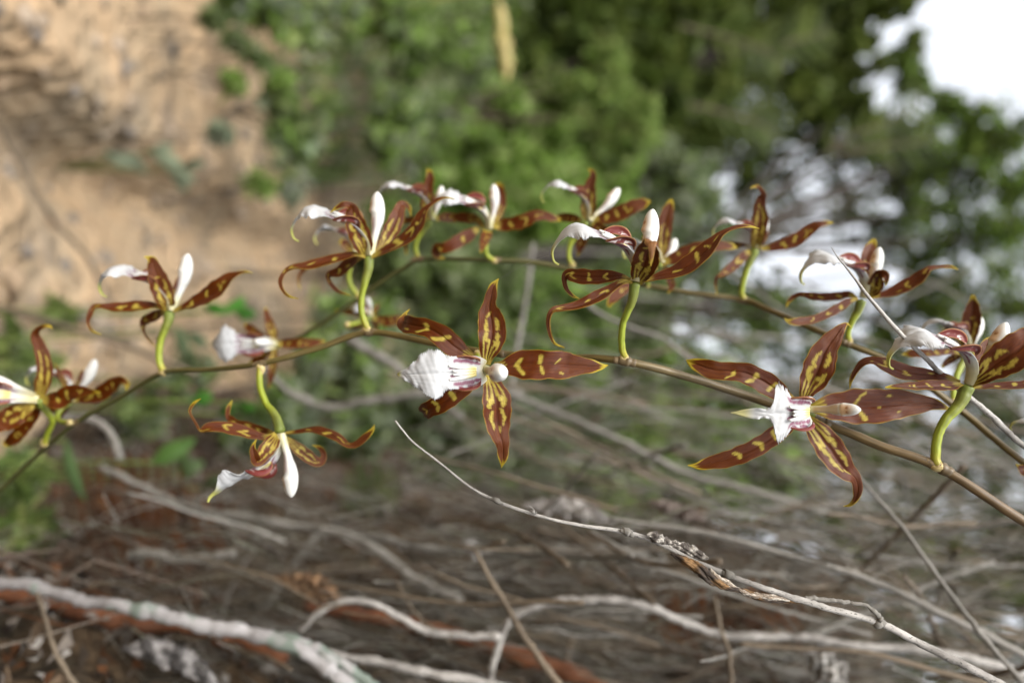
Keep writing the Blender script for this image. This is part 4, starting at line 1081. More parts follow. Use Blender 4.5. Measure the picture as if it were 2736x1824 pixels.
def twig(name, label, pts, rad, mat, cat='twig', group=None, sides=8, wob=.18, seed=1, disp=True, parent=None):
    """pts (u, v, depth) in display pixels, rad in display pixels"""
    fn = Q if disp else P
    k = D2S if disp else 1.0
    w = [fn(*p) for p in pts]
    rr = [r * k / F * p[2] for r, p in zip(rad, pts)]
    base = w[-1]
    o = tube(name, w, rr, M[mat], None, base, sides, max(30, len(pts) * 8), wob, seed)
    o.location = base
    tag(o, label, cat, group)
    return o


def line(pts, d0, d1):
    n = len(pts) - 1
    return [(u, v, d0 + (d1 - d0) * i / n) for i, (u, v) in enumerate(pts)]


def rads(r0, r1, n):
    return [r0 + (r1 - r0) * i / (n - 1) for i in range(n)]


t1 = [(908, 966), (925, 988), (950, 1016), (1000, 1055), (1080, 1118), (1140, 1150), (1240, 1185), (1330, 1205), (1440, 1222), (1520, 1250), (1600, 1290), (1700, 1330), (1800, 1365), (1900, 1395), (2020, 1430), (2120, 1480), (2250, 1545), (2360, 1608), (2600, 1760)]
r1 = [3.2, 2.6, 3, 3.4, 3.8, 5.2, 4.6, 4.8, 6.6, 6.4, 7.6, 8.4, 8.8, 9.6, 10.4, 11, 11.6, 12, 12]
fore = empty('dry_twig', Q(2600, 1760, .205))
tag(fore, 'sharp pale grey twig with a bare tip, lying along the dry litter below the flowers', 'twig')
w1 = [Q(u, v, .2085 - .003 * i / 18) for i, (u, v) in enumerate(t1)]
tube('stalk', w1, [r * .8 * D2S / F * .206 for r in r1], M['twig_pale'], fore, fore.location, 12, 190, .10, 3)
for (u, v, r, du, dv) in ((1440, 1222, 9, 8, -7), (2022, 1430, 11, -6, -12), (1672, 1318, 10.5, -4, 5), (1140, 1150, 6, 3, -3)):
    c = Q(u, v, .2065)
    tube('knot', [Q(u - 14, v - 5, .2065), Q(u + du * .2, v + dv * .1, .2062), Q(u + 16, v + 6, .2065)], [r * .5 * D2S / F * .206, r * 1.08 * D2S / F * .206, r * .55 * D2S / F * .206], M['twig_grey'], fore, fore.location, 10, 14, .25, int(u))
# petiole of the dead leaf, rooted on the twig
# shrivelled leaf caught on the twig
ZL = (1680, 1360, 2.94)
dl = empty('dead_leaf', P(1680 + 2000 / 2.94, 1360 + 880 / 2.94, .2055))
tag(dl, 'shrivelled grey brown leaf hanging from the sharp pale twig', 'leaf')


def dead(name, ctl, seed, c1, c2, D0=.2055, crumple=.5):
    ox, oy, zs = ZL
    rows = []
    for x, y, dep, hw in ctl:
        d = D0 + dep * .001
        p = P(ox + x / zs, oy + y / zs, d)
        rows.append([p.x, p.y, p.z, hw / zs / F * d])
    n, m = 70, 17
    R = crom(rows, n)
    C, hw = R[:, :3], np.maximum(R[:, 3], 5e-5)
    T = unit(np.gradient(C, axis=0))
    B = unit(np.cross(np.array([0, 1.0, 0])[None], T))
    Nn = np.cross(T, B)
    S = np.linspace(-1, 1, m)
    Tg, Sg = np.meshgrid(np.linspace(0, 1, n), S, indexing='ij')
    off = hw[:, None] * (crumple * snoise(Tg * 30, Sg * 4, seed, 1.2) + .6 * Sg ** 2 + .25 * snoise(Tg * 80, Sg * 8, seed + 1, 1.2))
    hwm = 1 + .30 * snoise(Tg * 60, np.sign(Sg) * 2, seed + 2, 1.0) * np.abs(Sg) ** 2
    k = sm(-.2, .5, snoise(Tg * 20, Sg * 3, seed + 4, 1.3))[..., None]
    cg = np.array(c1) * (1 - k) + np.array(c2) * k
    ribbon(name, C, B, Nn, hw, off, cg, [M['deadleaf']], dl, dl.location, .0004, hwm)


dead('blade', [(140, 200, 0, 6), (180, 205, 0, 32), (230, 235, 0, 46), (290, 265, 1.5, 40), (370, 292, 2, 42), (450, 318, 2, 48), (530, 350, 2, 44), (600, 380, 1.5, 18), (628, 378, 1, 4)], 41, (.06, .05, .042), (.25, .23, .20), .2055, .28)
dead('blade', [(330, 345, 1, 8), (400, 385, 0, 26), (480, 430, -1, 40), (560, 480, -1.6, 52), (640, 545, -1.6, 50), (720, 590, -1, 38), (790, 620, -.5, 26), (850, 630, 0, 18), (930, 655, .5, 24), (1010, 690, .5, 26), (1100, 705, .5, 30), (1190, 715, 1, 24), (1280, 725, 1, 16), (1380, 728, 1, 8), (1420, 730, 1, 2)], 52, (.035, .025, .018), (.15, .085, .035))
dead('blade', [(640, 470, 0, 10), (700, 540, -.5, 22), (770, 575, -.5, 22), (850, 625, 0, 14), (960, 672, .2, 20), (1080, 690, .2, 26), (1180, 700, .5, 20), (1260, 715, .8, 8)], 63, (.20, .16, .12), (.46, .42, .36))
zp = lambda x, y, d: P(ZL[0] + x / ZL[2], ZL[1] + y / ZL[2], d)
tube('petiole', [zp(1380, 700, .2075), zp(1500, 705, .207), zp(1620, 715, .2065), zp(1760, 735, .206), zp(1860, 755, .2055), zp(1930, 800, .2052), zp(1985, 870, .2052)], [.0006, .0006, .00055, .0005, .0005, .0006, .0008], M['twig_grey'], dl, dl.location, 8, 50, .3, 5)
# tiny lichen tuft on the twig
lt = empty('lichen_tuft', Q(1228, 1178, .2067))
tag(lt, 'tiny pale branching lichen tuft on the sharp twig', 'lichen')
rl = random.Random(5)
for k in range(7):
    a = math.radians(rl.uniform(20, 160)); L_ = rl.uniform(10, 24)
    p0 = Q(1228 + rl.uniform(-3, 3), 1180, .2067)
    p1 = Q(1228 + math.cos(a) * L_ * .5, 1180 - math.sin(a) * L_ * .6, .2065 + rl.uniform(-.001, .001))
    p2 = Q(1228 + math.cos(a + .4) * L_, 1180 - math.sin(a) * L_, .2065 + rl.uniform(-.001, .001))
    tube('strand', [p0, p1, p2], [.00016, .00013, .00008], M['twig_pale'], lt, lt.location, 5, 8)

t2 = [(2221, 660), (2240, 690), (2257, 710), (2290, 752), (2319, 791), (2352, 830), (2391, 875), (2427, 914), (2473, 956), (2527, 1009), (2589, 1060), (2648, 1109), (2692, 1153), (2736, 1191), (2900, 1330), (3200, 1600)]
d2 = [.203, .203, .203, .203, .203, .203, .203, .205, .210, .2165, .22, .221, .222, .223, .226, .24]
twig('dry_twig', 'straight pale pointed twig crossing in front of the frayed white lip', [(u, v, d) for (u, v), d in zip(t2, d2)], [1.0, 1.8, 2.5, 3.8, 4.7, 4.9, 5.8, 5.7, 6.1, 6.6, 7.2, 7.8, 8, 8, 9, 9], 'twig_pale', disp=False, wob=.12, seed=8, sides=10)

named = [
    ('branch', 'thick pale lichen-patched branch lying across the brown litter, forking toward its lower end', [(-120, 1330), (50, 1342), (130, 1362), (220, 1385), (330, 1402), (450, 1428), (560, 1455), (660, 1482), (740, 1525), (800, 1570), (900, 1640)], .335, .31, 13, 19, 'branch_lichen', 'branch'),
    ('branch', 'smaller fork resting against the thick lichen-patched branch', [(540, 1440), (620, 1456), (690, 1470), (760, 1512), (850, 1570), (900, 1620)], .325, .31, 8, 15, 'branch_lichen', 'branch'),
    ('root', 'rust red root just under the thick lichen-patched branch', [(-60, 1350), (60, 1372), (180, 1402), (300, 1428), (420, 1436), (560, 1470), (650, 1510)], .37, .36, 17, 22, 'root_rust', 'root'),
    ('root', 'rust red root under the small wavy twig beside the dark hollow', [(700, 1390), (850, 1415), (1000, 1445), (1150, 1490), (1300, 1540), (1420, 1600)], .40, .38, 15, 20, 'root_rust', 'root'),
    ('dry_twig', 'long grey branch sloping across rusty dead fern', [(230, 1070), (350, 1128), (450, 1170), (600, 1193), (720, 1214), (830, 1240), (900, 1288), (960, 1330), (1060, 1380)], .47, .42, 8, 11, 'twig_grey', 'twig'),
    ('dry_twig', 'straight grey branch continuing from the rusty fern into the thicket', [(700, 1212), (860, 1232), (1000, 1258), (1150, 1268), (1300, 1262), (1480, 1270)], .46, .44, 9, 12, 'twig_grey', 'twig'),
    ('dry_twig', 'small pale wavy twig with a rounded bend over a rusty root', [(690, 1445), (740, 1402), (800, 1378), (860, 1388), (920, 1418), (980, 1448), (1060, 1460), (1150, 1460)], .335, .33, 7, 9, 'twig_pale', 'twig'),
    ('dry_twig', 'long pale arching twig bending over the dark hollow', [(1120, 1600), (1135, 1510), (1160, 1440), (1205, 1402), (1270, 1384), (1350, 1375), (1420, 1378), (1500, 1395), (1570, 1428), (1650, 1455), (1750, 1462), (1850, 1462), (1950, 1482), (2100, 1490), (2260, 1520), (2400, 1560)], .34, .335, 9, 10, 'twig_pale', 'twig'),
    ('dry_twig', 'pale twig rising from the long arching one toward the sky gaps', [(1850, 1462), (1900, 1442), (1960, 1415), (2050, 1380), (2160, 1330), (2280, 1290)], .345, .36, 9, 7, 'twig_grey', 'twig'),
    ('dry_twig', 'brown and white stick crossing the foot of the long arching twig', [(1090, 1260), (1120, 1320), (1160, 1385), (1190, 1440), (1230, 1500), (1290, 1580), (1330, 1630)], .318, .30, 5, 10, 'twig_brown', 'twig'),
    ('dry_twig', 'pale twig running along the bottom beside the forked branch', [(740, 1498), (860, 1517), (960, 1540), (1090, 1563), (1250, 1600)], .33, .32, 9, 12, 'twig_pale', 'twig'),
    ('dry_twig', 'thin upright brown twig crossing the thick lichen-patched branch', [(85, 1360), (105, 1420), (125, 1490), (165, 1560), (210, 1620)], .315, .31, 5, 7, 'twig_brown', 'twig'),
    ('dry_twig', 'long smooth brown twig parallel to and above the sharp pale twig', [(1400, 1190), (1500, 1205), (1614, 1222), (1737, 1254), (1830, 1280), (1912, 1301), (2029, 1345), (2132, 1394), (2250, 1450), (2420, 1540)], .33, .30, 5, 9, 'twig_grey', 'twig'),
    ('dry_twig', 'thin curved twig dropping below the hooked petal tip of the short-lipped flower', [(1960, 1080), (2010, 1140), (2060, 1195), (2110, 1262), (2170, 1345), (2230, 1425), (2290, 1500), (2380, 1600)], .29, .275, 4, 6.5, 'twig_grey', 'twig'),
    ('dry_twig', 'faint grey twig running straight across behind the forward-facing flower', [(1225, 560), (1210, 680), (1192, 780), (1178, 870), (1165, 960)], .48, .46, 5.5, 6.5, 'twig_grey', 'twig'),
    ('dry_twig', 'thin twig sagging between the green stalk and the winged lip', [(1340, 690), (1380, 722), (1450, 752), (1520, 775), (1580, 820), (1650, 850)], .42, .41, 5, 4, 'twig_grey', 'twig'),
    ('dry_twig', 'pale blurred twig sloping down from the forward-facing flower', [(1100, 880), (1200, 915), (1300, 955), (1400, 1000), (1500, 1050), (1600, 1095), (1740, 1130), (1900, 1180)], .46, .44, 7, 8, 'twig_grey', 'twig'),
    ('dry_twig', 'blurred sagging twig between the hanging flower and the forward-facing flower', [(590, 830), (640, 880), (690, 915), (760, 935), (840, 922), (950, 905), (1080, 900), (1200, 905)], .50, .48, 8, 10, 'twig_grey', 'twig'),
    ('dry_twig', 'short blurred twig just under the front stem joint', [(790, 770), (850, 808), (920, 850), (1000, 910), (1060, 960)], .5, .48, 11, 10, 'twig_grey', 'twig'),
    ('dry_twig', 'blurred hooked twig beside the thin end of the front stem', [(60, 930), (150, 955), (210, 962), (255, 995), (275, 1050)], .42, .4, 9, 10, 'twig_grey', 'twig'),
    ('dry_twig', 'soft grey twig behind the lowest flowers of the spray', [(-60, 690), (60, 722), (170, 755), (300, 795), (450, 860)], .6, .58, 7, 6, 'twig_brown', 'twig'),
    ('dry_twig', 'soft straight stick among clay clods, leaning toward the flowers', [(0, 290), (60, 400), (120, 500), (200, 590), (260, 700)], .85, .82, 7, 5, 'twig_brown', 'twig'),
    ('dry_twig', 'thin twig looping out of the dark hollow beside the crossing stick', [(1330, 1310), (1350, 1270), (1400, 1255), (1460, 1290), (1500, 1310)], .4, .39, 6, 7, 'twig_grey', 'twig'),
    ('dry_twig', 'thin dark upright twig behind the long arching twig', [(1640, 1370), (1655, 1440), (1675, 1500), (1680, 1580)], .33, .32, 4.5, 6, 'twig_brown', 'twig'),
    ('dry_twig', 'pale knobbly stub lying over rusty dead fern', [(300, 1275), (345, 1270), (400, 1285), (470, 1280), (540, 1270)], .42, .41, 12, 10, 'twig_grey', 'twig'),
    ('dry_twig', 'lowest long grey twig sloping below the sharp pale twig', [(1700, 1480), (1850, 1490), (2000, 1500), (2150, 1540), (2300, 1580)], .31, .30, 6, 7, 'twig_brown', 'twig'),
]
for i, (nm, lb, pts, da, db, ra, rb, mt, ct) in enumerate(named):
    twig(nm, lb, line(pts, da, db), rads(ra, rb, len(pts)), mt, ct, None, 10, .22, 100 + i)

# the tangle of dead stems: each one an object of its own
rt = random.Random(77)
groups = [
    ('thin grey dead stem of the tangle behind the flowers', 'dry twigs of the thicket', 95, (1150, 2350), (860, 1360), (.36, .75), (2.0, 4.6), ['twig_grey', 'twig_grey', 'twig_brown']),
    ('thin brown dead stem lying against the dark bank', 'dry twigs on the bank', 100, (450, 2400), (1180, 1640), (.32, .50), (2.5, 6.5), ['twig_brown', 'twig_grey', 'twig_brown']),
    ('faint dead stem among the green shrubs', 'dry twigs in the shrubs', 20, (1250, 2150), (560, 950), (.55, 1.2), (2.5, 4.0), ['twig_grey', 'twig_grey']),
]
k = 0
for lb, gp, cnt, ur, vr, dr, rr_, mts in groups:
    for q in range(cnt):
        k += 1
        u, v, d = rt.uniform(*ur), rt.uniform(*vr), rt.uniform(*dr)
        L_ = rt.uniform(220, 620)
        sl = rt.gauss(.16, .20) if rt.random() < .86 else rt.uniform(-1.6, 1.6)
        if q % 9 == 0: sl = rt.uniform(-2.5, 2.5); L_ *= .4
        bend = rt.gauss(0, 22)
        dd = rt.gauss(0, .03)
        pts = []
        n = 6
        for i in range(n):
            t = i / (n - 1) - .5
            uu = u + L_ * t / math.sqrt(1 + sl * sl)
            vv = v + L_ * t * sl / math.sqrt(1 + sl * sl) + bend * (1 - 4 * t * t) + rt.gauss(0, 4)
            pts.append((uu, vv, d + dd * t * 2))
        # keep stems in front of the bank face
        ok = []
        for (uu, vv, de) in pts:
            for _ in range(30):
                p = Q(uu, vv, de)
                bt = float(bank_top(np.array([p.y]))[0])
                bx = float(bank_x(np.array([p.y]), np.array([p.z]))[0])
                if p.z > bt + .02 or p.x < bx - .004 or de < .3: break
                de -= .012
            ok.append((uu, vv, de))
        r0 = rt.uniform(*rr_)
        mt = rt.choice(mts)
        um, vm = ok[2][0], ok[2][1]
        colr = 'grey' if mt == 'twig_grey' else 'brown'
        ori = 'crossing the others' if abs(sl) > .8 else ('slanting gently' if sl > .12 else 'running straight')
        thk = 'stout' if r0 > (rr_[0] + rr_[1]) / 2 else 'thin'
        if gp.endswith('thicket'):
            zone = 'behind the broad-lipped forward-facing flower' if um < 1480 else ('behind the winged-lip flower' if um < 1850 else 'behind the frayed-lip flower and its stalk')
            if vm > 1120: zone = 'between the winged-lip flower and the sharp twig' if um > 1500 else 'just above the sharp twig tip'
        elif gp.endswith('bank'):
            zone = 'on litter near the rusty dead ferns' if um < 950 else ('around the dark hollow in the bank' if um < 1550 else 'below the sharp twig on the bank top')
        else:
            zone = 'among shrubs behind the blurred spray' if um < 1750 else 'before the bright sky gaps'
        twig('dry_twig', '%s %s dry twig %s %s' % (thk, colr, ori, zone), ok, rads(r0 * .7, r0 * 1.2, n), mt, 'twig', gp, 6, .2, 500 + k)

# ------------------------------------------------------------------ litter on the bank (uncountable)
rs = np.random.RandomState(3)
n = 20000
py = rs.uniform(.3, 1.5, n); pz = rs.uniform(0.1, .85, n)
keep = pz < bank_top(py) + .01
py, pz = py[keep], pz[keep]
px = bank_x(py, pz) - rs.uniform(0, .012, len(py))
o = leaf_cloud('leaf_litter', np.stack([px, py, pz], 1), .0085, [(.035, .026, .018), (.07, .048, .03), (.018, .013, .01), (.13, .11, .092), (.07, .03, .012), (.21, .195, .175)], M['litter'], seed=4, updir=(-.8, 0, .2), aspect=.4, szvar=.35, curl=.6)
tag(o, 'dead brown leaf litter and scraps covering the dark bank', 'litter', kind='stuff')
# fine roots and twiglets
VV, FF, CC = [], [], []
for q in range(900):
    y = rs.uniform(.32, 1.2); z = rs.uniform(.15, float(bank_top(np.array([y]))[0]) + .08)
    x = float(bank_x(np.array([y]), np.array([z]))[0]) - rs.uniform(.0, .03)
    d = np.array([rs.normal() * .25, rs.normal() * .35, 1.0 if rs.rand() < .75 else rs.normal() * .4]); d /= np.linalg.norm(d)
    L_ = rs.uniform(.03, .11); r = rs.uniform(.0004, .0011)
    s = np.cross(d, [0, 1, 0.2]); s /= np.linalg.norm(s); s2 = np.cross(d, s)
    c = np.array([x, y, z]); bnd = (s * rs.normal() + s2 * rs.normal()) * L_ * .12
    b0 = len(VV)
    for t_, cc_ in ((-.5, c), (0, c + bnd), (.5, c)):
        for a_ in (0, 2.094, 4.189):
            VV.append(cc_ + d * L_ * t_ + (s * math.cos(a_) + s2 * math.sin(a_)) * r * (1.1 - .6 * abs(t_)))
    for g in (0, 3):
        for j in range(3):
            FF.append([b0 + g + j, b0 + g + (j + 1) % 3, b0 + g + 3 + (j + 1) % 3, b0 + g + 3 + j])
    cx_ = [(.07, .047, .031), (.105, .08, .062), (.045, .029, .019), (.16, .135, .11), (.075, .031, .012)][rs.randint(5)]
    CC += [cx_] * 9
o = mesh_obj('root_litter', np.array(VV), np.array(FF), M['litter'], None, True, np.array(CC))
tag(o, 'fine tangled roots and twiglets over the dark bank', 'roots', kind='stuff')

rs = np.random.RandomState(55)
VV, FF, CC = [], [], []
palT = [(.085, .076, .06), (.125, .115, .095), (.06, .048, .034), (.18, .17, .145), (.10, .078, .05), (.25, .238, .21), (.14, .14, .10)]
for q in range(2700):
    u = rs.uniform(250, 2450); v = 860 + 760 * rs.rand() ** .8; d = rs.uniform(.34, .62) if v > 1150 else rs.uniform(.42, .85)
    if u < 1000 and v < 1080: continue
    L_ = rs.uniform(90, 330); sl = rs.normal(.12, .32)
    if rs.rand() < .16: sl = rs.normal() * 2.5; L_ *= .45
    cs_, sn_ = 1 / math.sqrt(1 + sl * sl), sl / math.sqrt(1 + sl * sl)
    bend = rs.normal() * 14; dz = rs.normal() * .025
    r = rs.uniform(.7, 2.0) * D2S / F * d
    cl_ = palT[rs.randint(len(palT))]
    K = 6; b0 = len(VV)
    for k in range(K):
        t = k / (K - 1) - .5
        p = Q(u + L_ * t * cs_ - bend * (1 - 4 * t * t) * sn_, v + L_ * t * sn_ + bend * (1 - 4 * t * t) * cs_ + rs.normal() * 2.5, d + dz * t)
        lim = float(bank_x(np.array([p.y]), np.array([p.z]))[0]) - .003
        if p.z < float(bank_top(np.array([p.y]))[0]) + .01 and p.x > lim: p.x = lim - rs.uniform(0, .01)
        for a_ in (0, 2.094, 4.189):
            VV.append((p.x + math.cos(a_) * r * (1.1 - .5 * (t + .5)), p.y + math.sin(a_) * r * (1.1 - .5 * (t + .5)), p.z + rs.normal() * r * .2))
    for k in range(K - 1):
        for j in range(3):
            FF.append([b0 + k * 3 + j, b0 + k * 3 + (j + 1) % 3, b0 + k * 3 + 3 + (j + 1) % 3, b0 + k * 3 + 3 + j])
    CC += [cl_] * (3 * K)
o = mesh_obj('twig_tangle', np.array(VV), np.array(FF), M['litter'], None, True, np.array(CC))
tag(o, 'dense tangle of hair-fine dry grey and tan twiglets over the bank', 'twigs', kind='stuff')

# ------------------------------------------------------------------ ferns
def frond(name, label, base, tip, sag, nseg, plen, cols, group=None, seed=1, mat='leaf', up=(0, -1, 0), cat='fern', r=.0015, droop=.3):
    rs = np.random.RandomState(seed)
    base, tip = np.array(base), np.array(tip)
    t = np.linspace(0, 1, nseg)
    C = base[None] * (1 - t)[:, None] + tip[None] * t[:, None] + np.array(sag)[None] * (4 * t * (1 - t))[:, None]
    T = unit(np.gradient(C, axis=0))
    W = unit(np.cross(T, np.array(up)[None] + rs.normal(size=3) * .1))
    Nn = np.cross(T, W)
    e = empty(name, Vector(base))
    tag(e, label, cat, group)
    tube('rachis', [Vector(c) for c in C[::max(1, nseg // 8)]], list(np.linspace(r, r * .3, len(C[::max(1, nseg // 8)]))), M['twig_brown'], e, base, 6, 30)
    VV, FF, CC = [], [], []
    cs = np.array(cols)
    for i in range(nseg):
        env = math.sin(math.pi * min(1, .12 + .9 * t[i])) ** .8 * plen
        for g in (-1, 1):
            d = unit(W[i] * g + T[i] * .45 + rs.normal(size=3) * .06)
            L_ = env * rs.uniform(.85, 1.1)
            cc_ = cs[rs.randint(len(cs))] * math.exp(rs.normal() * .2)
            K = 9
            for q in range(K):
                f = (q + .5) / K
                c0 = C[i] + d * L_ * f - Nn[i] * droop * L_ * f * f
                for h in (-1, 1):
                    dd = unit(T[i] * h + d * .35)
                    ll = L_ * .21 * (1 - f * .75)
                    w_ = d * L_ / K * .55
                    b0 = len(VV)
                    VV += [c0 - w_, c0 + dd * ll * .55 - w_ * .8 + Nn[i] * ll * .1, c0 + dd * ll, c0 + w_]
                    FF.append([b0, b0 + 1, b0 + 2, b0 + 3]); CC += [cc_] * 4
    o = mesh_obj('leaflets', np.array(VV) - base, np.array(FF), M[mat], e, False, np.array(CC))
    o['kind'] = 'stuff'
    return e


RUSTC = [(.13, .048, .016), (.10, .036, .013), (.07, .032, .016), (.16, .07, .028)]
bz = lambda u, v, d: tuple(Q(u, v, d))
frond('dead_fern', 'dead rust brown fern frond drooping over the litter', bz(180, 1240, .56), bz(600, 1190, .50), (0, 0, 0), 16, .040, RUSTC, seed=3, mat='litter')
frond('dead_fern', 'dead rust brown fern frond under the knobbly stub', bz(150, 1140, .6), bz(470, 1110, .56), (0, 0, 0), 13, .034, RUSTC, seed=5, mat='litter')
frond('dead_fern', 'crumpled orange brown fern frond in the dark hollow below the dead leaf', bz(1480, 1430, .47), bz(1900, 1390, .42), (.0, 0, 0), 16, .028, RUSTC, seed=7, mat='litter')
frond('fern', 'small green fern frond beside the sharp twig tip', bz(780, 1150, .60), bz(930, 1090, .58), (0, 0, 0), 12, .024, [(.10, .14, .05), (.14, .17, .07)], seed=9)

# ------------------------------------------------------------------ small plants on the ground
def leafy(name, label, leaves, col_, root, seed, cat='plant'):
    """leaves: (u0,v0,u1,v1,halfwidth px,depth)"""
    rs = np.random.RandomState(seed)
    e = empty(name, Vector(root))
    tag(e, label, cat)
    for (u0, v0, u1, v1, hw_, d) in leaves:
        a, b = np.array(Q(u0, v0, d)), np.array(Q(u1, v1, d + rs.normal() * .01))
        n, m = 14, 7
        t = np.linspace(0, 1, n)
        C = a[None] * (1 - t)[:, None] + b[None] * t[:, None] + np.array([0, -1, 0])[None] * (np.linalg.norm(b - a) * .12 * np.sin(t * 3.14))[:, None]
        T = unit(np.gradient(C, axis=0)); W = unit(np.cross(T, np.array([.2, 1, .1])[None])); Nn = np.cross(W, T)
        h = hw_ * D2S / F * d * np.sin(np.pi * np.clip(t * .96 + .03, 0, 1)) ** .75
        S = np.linspace(-1, 1, m)
        off = h[:, None] * (.3 * S[None] ** 2)
        cg = np.repeat(np.repeat(np.array(col_)[None, None], n, 0), m, 1) * (1 + .15 * rs.normal())
        ribbon('leaf', C, W, Nn, np.maximum(h, 1e-4), off, cg, [M['leaf']], e, root, .0004)
        tube('stalk', [Vector(root), Vector(root).lerp(Vector(a), .6) + Vector((0, .01, 0)), Vector(a)], [.0015, .001, .0008], M['pedicel'], e, root, 6, 12, colors=lambda q: np.repeat(np.array([[.10, .14, .03]]), len(q), 0))
    return e


def gp(u, d, v): 
    p = Q(u, v, d)
    return (p.x, p.y, ground_z(p.x, p.y))


leafy('seedling', 'single bright green oval leaf beside the hanging flower', [(350, 1062, 450, 1005, 24, .56)], (.075, .15, .03), gp(300, .56, 1060), 1)
leafy('seedling', 'strap-shaped green leaf crossing the thin end of the front stem', [(150, 1010, 195, 1150, 15, .56)], (.10, .165, .06), gp(100, .55, 1080), 2)
leafy('seedling', 'small bright green three-leaved seedling on clay under the side-view flower', [(520, 720, 560, 680, 20, .62), (540, 715, 590, 722, 16, .62), (470, 700, 525, 718, 14, .62)], (.05, .17, .02), gp(420, .66, 720), 3)
leafy('seedling', 'small green seedling on clay above the hanging flower', [(440, 920, 490, 905, 18, .55), (545, 925, 590, 940, 13, .55), (500, 950, 545, 935, 12, .55)], (.05, .15, .02), gp(420, .62, 930), 4)
leafy('seedling', 'pale grey green broad-leaved seedling on the clay ledge', [(240, 350, 310, 385, 15, .98), (290, 350, 335, 400, 14, .98), (350, 350, 420, 380, 17, 1.0), (380, 380, 450, 420, 17, 1.0), (350, 345, 400, 335, 13, 1.02), (420, 385, 470, 375, 14, 1.0), (400, 400, 430, 440, 13, 1.0)], (.17, .20, .13), gp(300, 1.1, 385), 5)
leafy('seedling', 'blue green broad-leaved seedling under the side-view flower stalk', [(405, 750, 435, 820, 15, .66), (430, 765, 480, 795, 14, .66), (415, 890, 450, 930, 14, .64)], (.12, .165, .085), gp(350, .7, 800), 6)
leafy('seedling', 'dark green strap leaves low beside the rusty fern', [(400, 1080, 470, 1060, 22, .58), (420, 1100, 430, 1040, 18, .58), (460, 1120, 520, 1090, 16, .6)], (.08, .12, .045), gp(360, .62, 1080), 7)

# ------------------------------------------------------------------ shrubs
sh = shrub
SHRUBS = 'leafy shrubs behind the spray'
sh('shrub', 'upright yellow green shrub with a pointed top', 'shrub', [(1400, 150, 30, 2.3), (1410, 215, 48, 2.3), (1370, 270, 60, 2.3), (1460, 280, 40, 2.25), (1330, 215, 34, 2.3), (1440, 330, 32, 2.25), (1390, 120, 18, 2.3), (1480, 310, 26, 2.25)], 900, .022, GREEN_YELLOW + GREEN_BRIGHT, 31, tight=.30)
sh('shrub', 'bright green shrub just below the pointed yellow green one', 'shrub', [(1250, 250, 60, 2.4), (1200, 300, 70, 2.4), (1300, 330, 60, 2.35), (1150, 240, 55, 2.5), (1270, 390, 60, 2.3)], 1000, .040, GREEN_BRIGHT, 32)
sh('shrub', 'bright broad-leaved shrub directly behind the blurred flowers', 'shrub', [(1080, 420, 70, 2.1), (1180, 470, 70, 2.1), (1250, 450, 60, 2.1), (1020, 490, 60, 2.1), (1380, 430, 60, 2.3)], 1000, .050, GREEN_BRIGHT, 33)
sh('shrub', 'mid green shrub rooted where clay meets grass', 'shrub', [(990, 260, 60, 2.2), (920, 250, 36, 2.0), (1050, 160, 60, 2.5), (970, 340, 50, 2.1), (880, 330, 30, 1.95)], 360, .038, GREEN_MID + GREEN_GREY + GREEN_BRIGHT, 34, tight=.38)
sh('shrub', 'small fresh green shrub growing out of the clay face', 'shrub', [(640, 240, 24, 1.4), (690, 285, 30, 1.45), (640, 310, 22, 1.38), (750, 250, 22, 1.6), (700, 345, 20, 1.45)], 130, .030, GREEN_MID + GREEN_BRIGHT + GREEN_GREY, 35, tight=.4)
sh('shrub', 'low green tuft along the top of the clay', 'shrub', [(540, 0, 26, 1.17), (620, 30, 34, 1.32), (720, 15, 44, 1.5), (700, 70, 26, 1.45), (800, 40, 40, 1.75)], 120, .034, GREEN_BRIGHT + GREEN_GREY, 36, tight=.42)
sh('shrub', 'dark glossy shrub at the edge of the grassy top', 'shrub', [(900, 30, 70, 2.0), (1000, 60, 70, 2.3), (1100, 40, 80, 2.8), (960, 120, 50, 2.2)], 420, .040, GREEN_MID + GREEN_BRIGHT[:2], 37, tight=.38)
sh('shrub', 'deep green shrub filling the gap between the two stems', 'shrub', [(960, 640, 60, 1.6), (1060, 680, 60, 1.6), (1000, 560, 60, 1.8), (900, 620, 50, 1.6), (1150, 620, 60, 1.7)], 750, .034, GREEN_MID, 38)
sh('shrub', 'soft green shrub behind the forward-facing flower', 'shrub', [(1200, 720, 60, 1.9), (1280, 790, 60, 1.9), (1350, 700, 60, 2.0), (1300, 880, 55, 1.8), (1100, 780, 50, 1.8)], 750, .036, GREEN_BRIGHT + GREEN_MID, 39)
sh('shrub', 'grey green shrub below the yellow green one, before the trees', 'shrub', [(1500, 520, 70, 3.0), (1580, 460, 60, 3.0), (1450, 560, 60, 2.9), (1600, 560, 60, 3.1), (1520, 420, 60, 3.2)], 800, .050, GREEN_GREY + GREEN_MID, 40)
sh('shrub', 'leafy green shrub behind the sharp twig tip', 'shrub', [(850, 880, 55, 1.35), (950, 960, 50, 1.3), (820, 1000, 45, 1.1), (1000, 860, 50, 1.4)], 520, .028, GREEN_MID + GREEN_GREY, 41, tight=.4)
sh('shrub', 'loose green shrub behind the winged white lip', 'shrub', [(1560, 880, 70, 2.2), (1680, 930, 60, 2.2), (1480, 980, 60, 2.1), (1620, 1040, 55, 2.0), (1750, 1060, 50, 2.0)], 650, .042, GREEN_BRIGHT + GREEN_MID, 42, tight=.4)
